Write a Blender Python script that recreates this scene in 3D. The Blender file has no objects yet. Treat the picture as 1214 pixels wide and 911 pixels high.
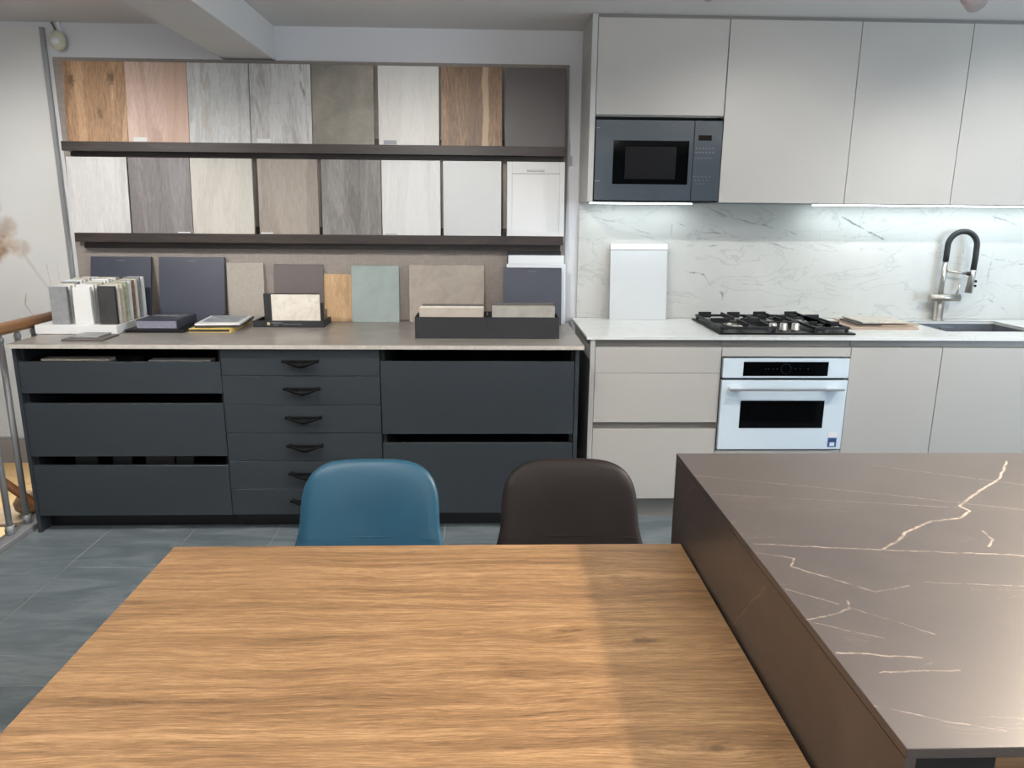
import bpy, bmesh, math, random
from mathutils import Vector, Matrix
random.seed(7)
S = bpy.context.scene
COL = S.collection

# ------------------------------------------------------------ camera, world, lights
cam = bpy.data.cameras.new('camera'); camo = bpy.data.objects.new('camera', cam); COL.objects.link(camo)
cam.sensor_width = 36; cam.lens = 36 * 876.3 / 1214; cam.clip_start = .02
Rm = Matrix(((0.99943513, -0.03246659, 0.00867999), (0.00103861, -0.22831755, -0.97358616), (0.03359081, 0.97304523, -0.22815486)))
r, d, f = Vector(Rm[0]), Vector(Rm[1]), Vector(Rm[2])
camo.matrix_world = Matrix(((r.x, -d.x, -f.x, 0), (r.y, -d.y, -f.y, 0), (r.z, -d.z, -f.z, 1.46), (0, 0, 0, 1)))
S.camera = camo
S.view_settings.view_transform = 'Standard'; S.view_settings.look = 'None'
S.view_settings.gamma = 1; S.view_settings.use_curve_mapping = False
S.view_settings.exposure = 0.25

W = bpy.data.worlds.new('world'); S.world = W; W.use_nodes = True
W.node_tree.nodes['Background'].inputs[0].default_value = (.82, .92, 1, 1)
W.node_tree.nodes['Background'].inputs[1].default_value = 1.0

def area(name, loc, target, size, power, col, shape='DISK', size_y=None, spread=180):
    l = bpy.data.lights.new(name, 'AREA'); l.shape = shape; l.size = size; l.energy = power; l.color = col
    if size_y: l.size_y = size_y
    l.spread = math.radians(spread)
    o = bpy.data.objects.new(name, l); COL.objects.link(o); o.location = loc
    o.rotation_euler = (Vector(target) - Vector(loc)).to_track_quat('-Z', 'Y').to_euler()
    return o
NEU = (1, .97, .93)
def spot(name, loc, target, power, col, ang, blend, r_=.03):
    l = bpy.data.lights.new(name, 'SPOT'); l.energy = power; l.color = col; l.spot_size = math.radians(ang); l.spot_blend = blend; l.shadow_soft_size = r_
    o = bpy.data.objects.new(name, l); COL.objects.link(o); o.location = loc
    o.rotation_euler = (Vector(target) - Vector(loc)).to_track_quat('-Z', 'Y').to_euler()
DOWN = [(-2.0, 2.25, 85), (-.3, 2.25, 55), (1.35, 2.25, 32), (2.6, 2.25, 56)]           # spots aimed at the kitchen wall
for x, y, p in DOWN:
    spot('wall_washer_lamp', (x, y, 2.29), (x, 3.75, .55), p, NEU, 98, .7)
area('island_warm_lamp', (2.3, 1.85, 2.30), (.7, 1.0, .7), .16, 40, (1, .83, .66), spread=118)
area('ceiling_fill_light', (-.6, .1, 2.32), (-.6, .1, 0), 1.2, 8, (1, .95, .89), 'RECTANGLE', .6)  # added soft fill from above, stands for no known fitting
area('ceiling_fill_light', (.4, -2.2, 2.32), (.4, -2.2, 0), 2.4, 30, (1, .97, .94), 'RECTANGLE', 1.2)  # added general fill behind the camera, out of view
area('rear_fill_light', (-.5, -3.9, 1.05), (-.5, 0, 1.15), 4.0, 36, (.95, .975, 1), 'RECTANGLE', 1.7)  # added fill from behind the camera; the rear wall has no opening
UP = [(-1.1, 1.2, 42), (1.3, 1.2, 32), (.2, -1.4, 20)]                    # added out-of-view uplights that brighten ceiling and upper wall
for x, y, p in UP:
    area('ceiling_fill_uplight', (x, y, 2.06), (x, y, 3), 1.3, p, (1, .965, .93), 'RECTANGLE', .06)
area('shop_window_daylight', (4.3, 1.2, 1.4), (0, 2.6, 1.0), 2.0, 46, (.62, .82, 1), 'RECTANGLE', 1.8)
area('led_strip_lamp', (.777, 3.83, 1.494), (.777, 3.86, 0), .52, .75, (.86, .96, 1), 'RECTANGLE', .012)
area('led_strip_lamp', (2.36, 3.83, 1.494), (2.36, 3.86, 0), 1.40, 1.9, (.86, .96, 1), 'RECTANGLE', .012)
area('lower_floor_lamp', (-4.6, 7.0, .0), (-4.6, 7.2, -1.6), 1.5, 36, (1, .88, .70), 'RECTANGLE', 1.5)

# ------------------------------------------------------------ shader helpers
def name_is_glass(n): return 'glass' in n
class NT:
    def __init__(s, name):
        s.m = bpy.data.materials.new(name); s.m.use_nodes = True
        s.t = s.m.node_tree; s.b = s.t.nodes['Principled BSDF']
    def n(s, kind, **kw):
        x = s.t.nodes.new(kind)
        for k, v in kw.items():
            if k.startswith('i_'):
                k = k[2:]; k = int(k) if k.isdigit() else k.replace('_', ' ')
                s.put(x.inputs[k], v)
            else: setattr(x, k, v)
        return x
    def put(s, inp, v):
        if isinstance(v, bpy.types.NodeSocket): s.t.links.new(v, inp)
        else: inp.default_value = v
    def math(s, op, a, b=None, c=None, clamp=False):
        x = s.t.nodes.new('ShaderNodeMath'); x.operation = op; x.use_clamp = clamp
        s.put(x.inputs[0], a)
        if b is not None: s.put(x.inputs[1], b)
        if c is not None: s.put(x.inputs[2], c)
        return x.outputs[0]
    def vm(s, op, a, b=None):
        x = s.t.nodes.new('ShaderNodeVectorMath'); x.operation = op
        s.put(x.inputs[0], a)
        if b is not None: s.put(x.inputs[1], b)
        return x
    def coord(s, which='Object'):
        return s.t.nodes.new('ShaderNodeTexCoord').outputs[which]
    def geo(s):
        return s.t.nodes.new('ShaderNodeNewGeometry').outputs['Position']
    def map(s, v, scale=(1, 1, 1), loc=(0, 0, 0), rot=(0, 0, 0)):
        x = s.n('ShaderNodeMapping'); s.put(x.inputs[0], v)
        x.inputs['Location'].default_value = loc; x.inputs['Scale'].default_value = scale; x.inputs['Rotation'].default_value = rot
        return x.outputs[0]
    def noise(s, v, scale=5, detail=4, rough=.5, dist=0, out=0):
        x = s.n('ShaderNodeTexNoise'); s.put(x.inputs['Vector'], v)
        x.inputs['Scale'].default_value = scale; x.inputs['Detail'].default_value = detail
        x.inputs['Roughness'].default_value = rough; x.inputs['Distortion'].default_value = dist
        return x.outputs[out]
    def ramp(s, v, stops):
        x = s.n('ShaderNodeValToRGB'); s.put(x.inputs[0], v); e = x.color_ramp.elements
        while len(e) < len(stops): e.new(.5)
        for i, (p, c) in enumerate(stops):
            e[i].position = p; e[i].color = (*c, 1) if len(c) == 3 else c
        return x.outputs[0]
    def mix(s, f, a, b, mode='MIX'):
        x = s.n('ShaderNodeMix', data_type='RGBA', blend_type=mode)
        s.put(x.inputs[0], f); s.put(x.inputs[6], a if isinstance(a, bpy.types.NodeSocket) else (*a[:3], 1)); s.put(x.inputs[7], b if isinstance(b, bpy.types.NodeSocket) else (*b[:3], 1))
        return x.outputs[2]
    def smooth(s, v, a, b, lo=0., hi=1.):
        x = s.n('ShaderNodeMapRange', interpolation_type='SMOOTHSTEP'); s.put(x.inputs[0], v)
        x.inputs[1].default_value = a; x.inputs[2].default_value = b; x.inputs[3].default_value = lo; x.inputs[4].default_value = hi
        return x.outputs[0]
    def bump(s, h, strength=.2, dist=.002):
        x = s.n('ShaderNodeBump'); x.inputs['Strength'].default_value = strength; x.inputs['Distance'].default_value = dist
        s.put(x.inputs['Height'], h); s.t.links.new(x.outputs[0], s.b.inputs['Normal'])
    def fin(s, col=None, rough=.5, metal=0, spec=.5, coat=0):
        if col is not None: s.put(s.b.inputs['Base Color'], col if isinstance(col, bpy.types.NodeSocket) else (*col, 1))
        s.put(s.b.inputs['Roughness'], rough); s.b.inputs['Metallic'].default_value = metal
        s.b.inputs['Specular IOR Level'].default_value = spec; s.b.inputs['Coat Weight'].default_value = coat; s.b.inputs['Coat Roughness'].default_value = .05 if name_is_glass(s.m.name) else .4
        return s.m
def C(r_, g, b):                                   # sRGB 0-255 -> linear
    return tuple(((v / 255 + .055) / 1.055) ** 2.4 if v > 10 else v / 255 / 12.92 for v in (r_, g, b))

def plain(name, rgb, rough=.5, metal=0, var=.04, scale=8, bump=0, spec=.5, coat=0):
    t = NT(name); c = C(*rgb); v = t.noise(t.coord(), scale, 5)
    a = tuple(x * (1 - var) for x in c); b = tuple(min(1, x * (1 + var)) for x in c)
    col = t.ramp(v, [(.3, a), (.7, b)])
    if bump: t.bump(t.noise(t.coord(), 400, 2), bump, .001)
    return t.fin(col, rough, metal, spec, coat)

def wood(name, dark, mid, light, axis=2, seed=0, rough=.5, fine=1., waves=.35, knots=(), width=30., bump=.15, cracks=None, bands=()):
    t = NT(name); P = t.coord()
    P = t.vm('ADD', P, (seed * 3.17, seed * 1.31, seed * 2.23)).outputs[0]
    k = [width] * 3; k[axis] = width * .09
    low = t.noise(t.map(P, tuple(x * .12 for x in k)), 1, 3, .5, .6, 1)
    warp = t.vm('SCALE', t.vm('SUBTRACT', low, (.5, .5, .5)).outputs[0]); warp.inputs['Scale'].default_value = waves * 1.5
    Q = t.vm('ADD', t.map(P, tuple(x * .35 for x in k)), warp.outputs[0]).outputs[0]
    n1 = t.noise(Q, 1, 6, .6, .8)
    k2 = [230 * fine] * 3; k2[axis] = 9 * fine
    n2 = t.noise(t.map(P, tuple(k2)), 1, 4, .65)
    rings = t.math('FRACT', t.math('MULTIPLY', n1, 7.0))
    rings = t.math('ABSOLUTE', t.math('SUBTRACT', rings, .5))
    v = t.math('ADD', t.math('MULTIPLY', n1, .75), t.math('MULTIPLY', rings, .22))
    v = t.math('ADD', v, t.math('MULTIPLY', t.math('SUBTRACT', n2, .5), .55))
    col = t.ramp(v, [(.24, C(*dark)), (.47, C(*mid)), (.68, C(*light))])
    if cracks:
        ck = [16.] * 3; ck[axis] = 3.
        cn = t.noise(t.map(P, tuple(ck), (4.1, 0, 0)), 1, 6, .7, .7)
        col = t.mix(t.smooth(cn, cracks[1], cracks[1] + .08, 0, cracks[2]), col, C(*cracks[0]))
    for (b0, b1, bc, bs, patchy) in bands:
        sp = t.n('ShaderNodeSeparateXYZ'); t.put(sp.inputs[0], t.coord())
        X = t.math('ADD', sp.outputs[0], t.math('MULTIPLY', t.math('SUBTRACT', t.noise(t.map(t.coord(), (30, 1, 8)), 1, 4), .5), .02))
        mk = t.math('MULTIPLY', t.smooth(X, b0 - .003, b0 + .003), t.smooth(X, b1 - .003, b1 + .003, 1, 0))
        mk = t.math('MULTIPLY', mk, bs)
        if patchy: mk = t.math('MULTIPLY', mk, t.smooth(t.noise(t.map(t.coord(), (40, 1, 11), (patchy, 0, 0)), 1, 5, .6), .45, .56))
        col = t.mix(mk, col, C(*bc))
    for (kp, kr, kc) in knots:
        dv = t.vm('SUBTRACT', t.coord(), kp).outputs[0]
        s_ = [1 / kr] * 3; s_[axis] = .45 / kr
        dd = t.vm('LENGTH', t.vm('MULTIPLY', dv, tuple(s_)).outputs[0]).outputs['Value']
        dd = t.math('ADD', dd, t.math('MULTIPLY', t.math('SUBTRACT', t.noise(t.coord(), 60, 4), .5), 1.4))
        col = t.mix(t.smooth(dd, .25, 1.1, .8, 0), col, C(*kc))
    t.bump(n2, bump, .0006)
    return t.fin(col, rough)

def segs(t, P, lines, width, wob, dims=3):
    """distance-to-polyline veins; lines = [(strength, widthmul, [pts])], returns 0..1 mask"""
    nz = t.noise(P, wob[0], 5, .6, 0, 1)
    w = t.vm('SCALE', t.vm('SUBTRACT', nz, (.5, .5, .5)).outputs[0]); w.inputs['Scale'].default_value = wob[1]
    Q = t.vm('ADD', P, w.outputs[0]).outputs[0]
    fade = t.smooth(t.noise(P, 9, 4), .32, .6, .45, 1)
    tot = None
    for st, wm, pts in lines:
        for a, b in zip(pts, pts[1:]):
            A, B = Vector(a), Vector(b); AB = B - A
            pa = t.vm('SUBTRACT', Q, A).outputs[0]
            h = t.math('DIVIDE', t.vm('DOT_PRODUCT', pa, AB).outputs['Value'], AB.dot(AB), clamp=True)
            sc = t.vm('SCALE', tuple(AB)); t.put(sc.inputs['Scale'], h)
            dd = t.vm('LENGTH', t.vm('SUBTRACT', pa, sc.outputs[0]).outputs[0]).outputs['Value']
            m = t.smooth(dd, width * wm * .3, width * wm, st, 0)
            tot = m if tot is None else t.math('MAXIMUM', tot, m)
    return t.math('MULTIPLY', tot, fade)

# ------------------------------------------------------------ mesh helpers
def B(): return bmesh.new()
def box(bm, x0, x1, y0, y1, z0, z1, bev=0, seg=1):
    vs = [bm.verts.new((x, y, z)) for x in (x0, x1) for y in (y0, y1) for z in (z0, z1)]
    F = [(0, 1, 3, 2), (4, 6, 7, 5), (0, 4, 5, 1), (2, 3, 7, 6), (0, 2, 6, 4), (1, 5, 7, 3)]
    fs = [bm.faces.new([vs[i] for i in q]) for q in F]
    if bev:
        es = list({e for q in fs for e in q.edges})
        bmesh.ops.bevel(bm, geom=es, offset=bev, segments=seg, affect='EDGES', profile=.6)
    return bm
def bx(*a, **k): return box(B(), *a, **k)
def lean(x0, x1, yb, yt, z0, z1, th, bev=.0006):
    """board leaning back: front face at yb at the foot, yt at the top"""
    bm = B()
    box(bm, x0, x1, 0, th, 0, z1 - z0, bev)
    for v in bm.verts:
        v.co.y += yb + (yt - yb) * v.co.z / (z1 - z0); v.co.z += z0
    return bm
def cyl(bm, p0, p1, r0, r1=None, n=20, caps=True):
    p0, p1 = Vector(p0), Vector(p1); ax = (p1 - p0).normalized()
    q = ax.to_track_quat('Z', 'Y'); r1 = r0 if r1 is None else r1
    rings = []
    for p, rr in ((p0, r0), (p1, r1)):
        rings.append([bm.verts.new(p + q @ Vector((rr * math.cos(2 * math.pi * i / n), rr * math.sin(2 * math.pi * i / n), 0))) for i in range(n)])
    for i in range(n):
        bm.faces.new((rings[0][i], rings[0][(i + 1) % n], rings[1][(i + 1) % n], rings[1][i])).smooth = True
    if caps: bm.faces.new(rings[0][::-1]); bm.faces.new(rings[1])
    return bm
def tube(bm, pts, rad, n=12, flat=1.):
    pts = [Vector(p) for p in pts]; rings = []
    up = Vector((0, 1, 0))
    for i, p in enumerate(pts):
        tg = (pts[min(i + 1, len(pts) - 1)] - pts[max(i - 1, 0)]).normalized()
        if abs(tg.dot(up)) > .95: up = Vector((1, 0, 0))
        a = tg.cross(up).normalized(); b = a.cross(tg).normalized()
        rr = rad[i] if isinstance(rad, (list, tuple)) else rad
        rings.append([bm.verts.new(p + a * rr * math.cos(2 * math.pi * k / n) + b * rr * flat * math.sin(2 * math.pi * k / n)) for k in range(n)])
    for q0, q1 in zip(rings, rings[1:]):
        for k in range(n): bm.faces.new((q0[k], q0[(k + 1) % n], q1[(k + 1) % n], q1[k])).smooth = True
    bm.faces.new(rings[0][::-1]); bm.faces.new(rings[-1])
    return bm
def lathe(bm, c, prof, n=28):
    rings = [[bm.verts.new((c[0] + rr * math.cos(2 * math.pi * k / n), c[1] + rr * math.sin(2 * math.pi * k / n), c[2] + z)) for k in range(n)] for rr, z in prof]
    for a, b in zip(rings, rings[1:]):
        for k in range(n): bm.faces.new((a[k], a[(k + 1) % n], b[(k + 1) % n], b[k])).smooth = True
    bm.faces.new(rings[0][::-1]); bm.faces.new(rings[-1])
    return bm
def origin_of(o):
    v = Vector((0, 0, 0))
    while o: v += o.location; o = o.parent
    return v
def part(name, bm, mat, parent=None, label=None, loc=None):
    """bm holds world coordinates; the object's origin is its own base centre"""
    bmesh.ops.recalc_face_normals(bm, faces=bm.faces)
    me = bpy.data.meshes.new(name)
    xs = [v.co.x for v in bm.verts]; ys = [v.co.y for v in bm.verts]; zs = [v.co.z for v in bm.verts]
    org = Vector(loc) if loc else Vector(((min(xs) + max(xs)) / 2, (min(ys) + max(ys)) / 2, min(zs)))
    for v in bm.verts: v.co -= org
    bm.to_mesh(me); bm.free()
    me.materials.append(mat)
    o = bpy.data.objects.new(name, me); COL.objects.link(o)
    if parent:
        o.parent = parent; o.location = org - origin_of(parent)
    else: o.location = org
    if label: o['label'] = label
    return o
def tag(o, label, cat, group=None, kind=None):
    o['label'] = label; o['category'] = cat
    if group: o['group'] = group
    if kind: o['kind'] = kind
    return o
def thing(name, label, cat, loc, group=None):
    o = bpy.data.objects.new(name, None); COL.objects.link(o); o.location = loc; o.empty_display_size = .05
    return tag(o, label, cat, group)
def solo(name, bm, mat, label, cat, group=None):
    return tag(part(name, bm, mat), label, cat, group)
def struct(name, bm, mat, parent=None):
    o = part(name, bm, mat, parent, loc=(0, 0, 0) if parent is None else None)
    if parent is None: o['kind'] = 'structure'
    return o
def text(name, body, size, loc, mat, parent, rot=(math.pi / 2, 0, 0), align='LEFT', depth=.0002):
    cu = bpy.data.curves.new(name, 'FONT'); cu.body = body; cu.size = size; cu.extrude = depth; cu.align_x = align; cu.resolution_u = 2
    o = bpy.data.objects.new(name, cu); COL.objects.link(o)
    bpy.context.view_layer.update()
    me = bpy.data.meshes.new_from_object(o.evaluated_get(bpy.context.evaluated_depsgraph_get()))
    bpy.data.objects.remove(o)
    me.materials.clear(); me.materials.append(mat)
    o = bpy.data.objects.new(name, me); COL.objects.link(o); o.rotation_euler = rot
    o.parent = parent; o.location = Vector(loc) - origin_of(parent)
    return o

# ------------------------------------------------------------ materials
M = {}
M['wall'] = plain('wall_paint', (214, 215, 218), .8, var=.02, scale=3, bump=.05)
M['ceil'] = plain('ceiling_paint', (214, 212, 210), .85, var=.02, scale=2)
M['skirt'] = plain('skirting_grey', (150, 140, 132), .6)
M['slate'] = plain('slate_lacquer', (48, 54, 59), .42, var=.05, scale=4, spec=.4)
M['slate_in'] = plain('carcass_black', (22, 23, 25), .7)
M['black'] = plain('black_plastic', (16, 16, 18), .35)
M['blackmat'] = plain('black_matt_card', (38, 39, 42), .55, var=.06)
M['greige'] = plain('greige_lacquer', (180, 176, 170), .45, var=.015, scale=3, spec=.4)
M['greige_side'] = plain('greige_carcass', (182, 181, 177), .5, var=.02)
M['profile'] = plain('grey_grip_profile', (135, 131, 126), .4, .3)
M['steel'] = plain('brushed_steel', (186, 182, 176), .36, .9, var=.04, scale=20)
M['sinksteel'] = plain('sink_steel', (128, 132, 137), .4, .6, var=.06, scale=15)
M['railsteel'] = plain('painted_grey_steel', (150, 152, 153), .4, .2)
M['alu'] = plain('aluminium', (170, 171, 173), .4, .7)
M['glasswhite'] = plain('white_glass', (214, 226, 234), .08, var=.01, coat=.4)
M['glassblack'] = plain('black_glass', (5, 6, 7), .06, var=.01, spec=.25)
M['glassgrey'] = plain('smoke_grey_glass', (72, 80, 87), .14, var=.02, spec=.5)
M['display'] = plain('display_black', (4, 5, 6), .1, spec=.15)
M['print_dim'] = plain('faint_print', (92, 97, 102), .4)
M['print_grey'] = plain('grey_print', (150, 152, 155), .5)
M['printw'] = plain('pale_print', (205, 203, 198), .5)
M['gold'] = plain('gold_foil', (222, 205, 160), .35, .2)
M['navy'] = plain('navy_laminate', (57, 61, 75), .4, var=.04, scale=10)
M['white'] = plain('white_laminate', (225, 226, 226), .4, var=.015)
M['whitegloss'] = plain('white_gloss', (226, 229, 231), .18, var=.01)
M['teal'] = plain('teal_leatherette', (34, 84, 108), .38, var=.08, scale=6, bump=.12)
M['brownleather'] = plain('dark_brown_leatherette', (33, 26, 25), .5, var=.1, scale=6, bump=.12, spec=.3)
M['rubber'] = plain('black_rubber_hose', (30, 32, 34), .5)
M['iron'] = plain('cast_iron', (24, 24, 26), .45, bump=.2)
M['label'] = plain('paper_label', (226, 226, 224), .6)
M['legmetal'] = plain('black_metal', (30, 30, 32), .4, .6)
M['led'] = NT('led_diffuser').m
_b = M['led'].node_tree.nodes['Principled BSDF']; _b.inputs['Emission Color'].default_value = (.85, .95, 1, 1); _b.inputs['Emission Strength'].default_value = 6

def linen(name, rgb, var=.12, sc=260):
    t = NT(name); P = t.coord(); c = C(*rgb)
    a = t.noise(t.map(P, (sc, sc, sc * .12)), 1, 2); b = t.noise(t.map(P, (sc * .12, sc, sc)), 1, 2)
    v = t.math('MULTIPLY', t.math('ADD', a, b), .5)
    return t.fin(t.ramp(v, [(.35, tuple(x * (1 - var) for x in c)), (.65, tuple(x * (1 + var) for x in c))]), .75)
M['linen'] = linen('taupe_linen_board', (148, 139, 132))
M['linen2'] = linen('beige_linen_tile', (166, 159, 149), .1)

def stone(name, a, b, c, scale=6, rough=.5, bump=.1, dist=1.):
    t = NT(name); n = t.noise(t.coord(), scale, 8, .6, dist); n2 = t.noise(t.coord(), scale * 20, 4, .6)
    v = t.math('ADD', t.math('MULTIPLY', n, .8), t.math('MULTIPLY', n2, .2))
    t.bump(n2, bump, .0008)
    return t.fin(t.ramp(v, [(.34, C(*a)), (.5, C(*b)), (.66, C(*c))]), rough)
M['ctgrey'] = stone('grey_concrete_worktop', (122, 117, 111), (136, 131, 125), (150, 145, 138), 5, .32)
M['ctedge'] = stone('pale_worktop_edge', (176, 170, 160), (188, 182, 172), (198, 192, 182), 30, .5)
M['green'] = stone('sage_green_ceramic', (140, 152, 149), (147, 159, 155), (155, 166, 162), 9, .45, dist=.2)
M['tan'] = stone('taupe_ceramic', (152, 141, 130), (163, 152, 140), (172, 161, 150), 10, .55)
M['rust'] = stone('oxidised_concrete', (118, 114, 104), (138, 132, 122), (162, 152, 136), 7, .5, dist=.1)
M['cream'] = stone('cream_stone', (206, 198, 184), (222, 215, 202), (232, 226, 215), 22, .5, .3)
M['beigest'] = stone('beige_stone', (178, 170, 158), (196, 188, 175), (208, 200, 188), 30, .5)
M['greyst'] = stone('grey_quartz', (128, 130, 131), (139, 141, 142), (150, 152, 153), 40, .4)
M['darkst'] = stone('dark_stone', (46, 46, 47), (56, 56, 57), (66, 66, 66), 14, .5)
M['brownst'] = stone('brown_stone', (96, 74, 58), (130, 108, 88), (160, 142, 120), 40, .5)
M['greenst'] = stone('green_stone', (150, 158, 132), (172, 178, 152), (196, 198, 176), 40, .5)
M['anthr'] = plain('anthracite_laminate', (94, 90, 89), .5)
M['brown2'] = plain('mauve_brown_laminate', (98, 90, 88), .5)

M['flatbeige'] = stone('flat_beige_ceramic', (176, 166, 154), (184, 174, 162), (192, 182, 170), 12, .5, dist=.2)
M['flatgrey'] = stone('flat_grey_ceramic', (150, 146, 138), (162, 158, 150), (174, 170, 161), 14, .5, dist=.3)
def tilefloor():
    t = NT('blue_grey_slate_tile'); P = t.geo()
    n = t.noise(t.map(P, (2.2, 9, 1)), 1, 7, .62, 1.2); n2 = t.noise(t.map(P, (16, 90, 10)), 1, 5, .6, .4)
    rnd = t.n('ShaderNodeObjectInfo').outputs['Random']
    v = t.math('ADD', t.math('ADD', t.math('MULTIPLY', n, .65), t.math('MULTIPLY', n2, .3)), t.math('MULTIPLY', rnd, .06))
    t.bump(n2, .25, .001)
    return t.fin(t.ramp(v, [(.33, C(74, 85, 91)), (.5, C(98, 108, 113)), (.66, C(128, 136, 140))]), t.smooth(n2, .3, .7, .30, .5))
M['tile'] = tilefloor()
M['grout'] = plain('grey_grout', (150, 153, 153), .8)

def marble():
    t = NT('white_veined_backsplash'); P = t.geo()
    L = [(.55, 1.3, [(1.106, 1.507), (1.259, 1.442), (1.412, 1.405), (1.63, 1.358)]),
         (.5, 1, [(.52, 1.44), (.698, 1.404), (.839, 1.352), (1.02, 1.305), (1.181, 1.286), (1.25, 1.297)]),
         (.45, 1, [(.994, 1.406), (1.096, 1.368), (1.317, 1.336)]), (.35, .8, [(.966, 1.463), (.969, 1.329)]),
         (.8, 1.2, [(1.009, 1.163), (1.07, 1.153), (1.151, 1.139), (1.195, 1.084), (1.259, 1.045), (1.262, 1.004)]),
         (.35, .8, [(1.351, 1.293), (1.304, 1.125), (1.262, 1.004)]), (.4, .8, [(1.279, 1.045), (1.355, 1.115), (1.452, 1.165), (1.49, 1.195)]),
         (.3, .7, [(1.337, 1.085), (1.479, 1.086)]), (.4, 1, [(.488, 1.174), (.559, 1.15)]), (.5, 1, [(1.46, 1.313), (1.639, 1.27)]),
         (.35, .8, [(1.775, 1.485), (1.75, 1.255), (1.677, .978)]), (.7, 1.1, [(1.868, 1.448), (2.007, 1.373), (2.134, 1.316)]),
         (.5, .9, [(2.693, 1.474), (2.711, 1.242), (2.69, .982)]), (.4, .8, [(2.533, 1.473), (2.557, 1.182), (2.5, .95)]),
         (.6, 1, [(2.628, 1.251), (2.888, 1.203)]), (.45, .9, [(2.234, 1.316), (2.463, 1.269)]), (.6, 1, [(2.7, 1.03), (2.842, .942)]),
         (.4, .8, [(1.708, .978), (1.875, .938), (2.142, .929)]), (.35, .8, [(1.577, 1.077), (1.741, 1.054)]), (.5, .9, [(2.676, 1.455), (2.855, 1.399)])]
    L = [(a, b, [(x, 3.93, z) for x, z in p]) for a, b, p in L]
    m = t.math('MULTIPLY', segs(t, P, L, .0065, (14, .03)), 1.3, clamp=True)
    n = t.noise(t.map(P, (1.6, 1, 4.2), rot=(0, .45, 0)), 1.6, 6, .55, .8)
    vein = t.smooth(t.math('ABSOLUTE', t.math('SUBTRACT', n, .5)), 0, .015, .22, 0)
    cloud = t.noise(P, 3, 6)
    base = t.ramp(cloud, [(.3, C(186, 187, 182)), (.7, C(200, 200, 195))])
    c = t.mix(t.math('MAXIMUM', m, vein), base, C(104, 106, 106))
    return t.fin(c, .3)
M['marble'] = marble()
def whitetop():
    t = NT('white_marbled_worktop'); n = t.noise(t.geo(), 3, 7, .6, 1.)
    v = t.smooth(t.math('ABSOLUTE', t.math('SUBTRACT', n, .5)), 0, .02, .2, 0)
    return t.fin(t.mix(v, C(224, 225, 222), C(160, 160, 158)), .25)
M['whitetop'] = whitetop()
def islandmat():
    t = NT('dark_brown_veined_ceramic'); P = t.geo()
    V = [(.55, 1, [(.44, 1.465), (.748, 1.37), (1.05, 1.26), (1.3, 1.2)]), (.5, .9, [(.449, 1.36), (.674, 1.322), (.897, 1.286)]),
         (.8, 1.1, [(.449, 1.135), (.647, 1.11), (.856, 1.089), (1.1, 1.04)]),
         (1., 1.6, [(1.176, 1.552), (1.081, 1.439), (.977, 1.359), (.902, 1.294), (.908, 1.27), (.865, 1.235), (.808, 1.225), (.729, 1.175), (.706, 1.148), (.658, 1.113)]),
         (.6, 1, [(.441, 1.101), (.496, 1.082), (.478, 1.053), (.512, 1.025), (.571, .972), (.631, .989)]), (.6, .9, [(.443, .982), (.513, .93), (.593, .86)]),
         (.8, 1.1, [(.443, .821), (.545, .808)]), (.6, 1.1, [(.476, .78), (.577, .781)]), (.5, .8, [(.439, .718), (.493, .695), (.56, .672)]),
         (.7, 1, [(.439, .899), (.476, .909), (.511, .926), (.519, .949)]), (.5, .8, [(.662, .999), (.806, .986)]), (.5, .8, [(.442, .892), (.52, .852)]),
         (.6, .9, [(.854, 1.526), (1.109, 1.404)]), (.9, 1.3, [(.872, 1.18), (.867, 1.146), (.842, 1.12)])]
    L = [(a, b, [(x, y, .918) for x, y in p]) for a, b, p in V]
    L += [(.35, 1., [(.437, 1.164, .751), (.437, 1.087, .841), (.437, 1.045, .886)]), (.3, 1., [(.437, 1.551, .762), (.437, 1.502, .863), (.437, 1.463, .898)])]
    m = segs(t, P, L, .0021, (40, .010)); m = t.math('MULTIPLY', m, t.smooth(t.noise(P, 60, 3), .3, .6, .35, 1))
    n = t.noise(t.map(P, (1.5, 5, 5)), 1.6, 8, .6, 1.2)
    v2 = t.smooth(t.math('ABSOLUTE', t.math('SUBTRACT', n, .5)), 0, .003, .25, 0)
    v2 = t.math('MULTIPLY', v2, t.smooth(t.noise(P, 5, 3), .5, .62))
    base = t.ramp(t.noise(P, 5, 8, .65), [(.3, C(58, 49, 45)), (.7, C(72, 62, 57))])
    return t.fin(t.mix(t.math('MAXIMUM', m, v2), base, C(196, 178, 160)), .40, spec=.9, coat=.5)
M['island'] = islandmat()

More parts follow.
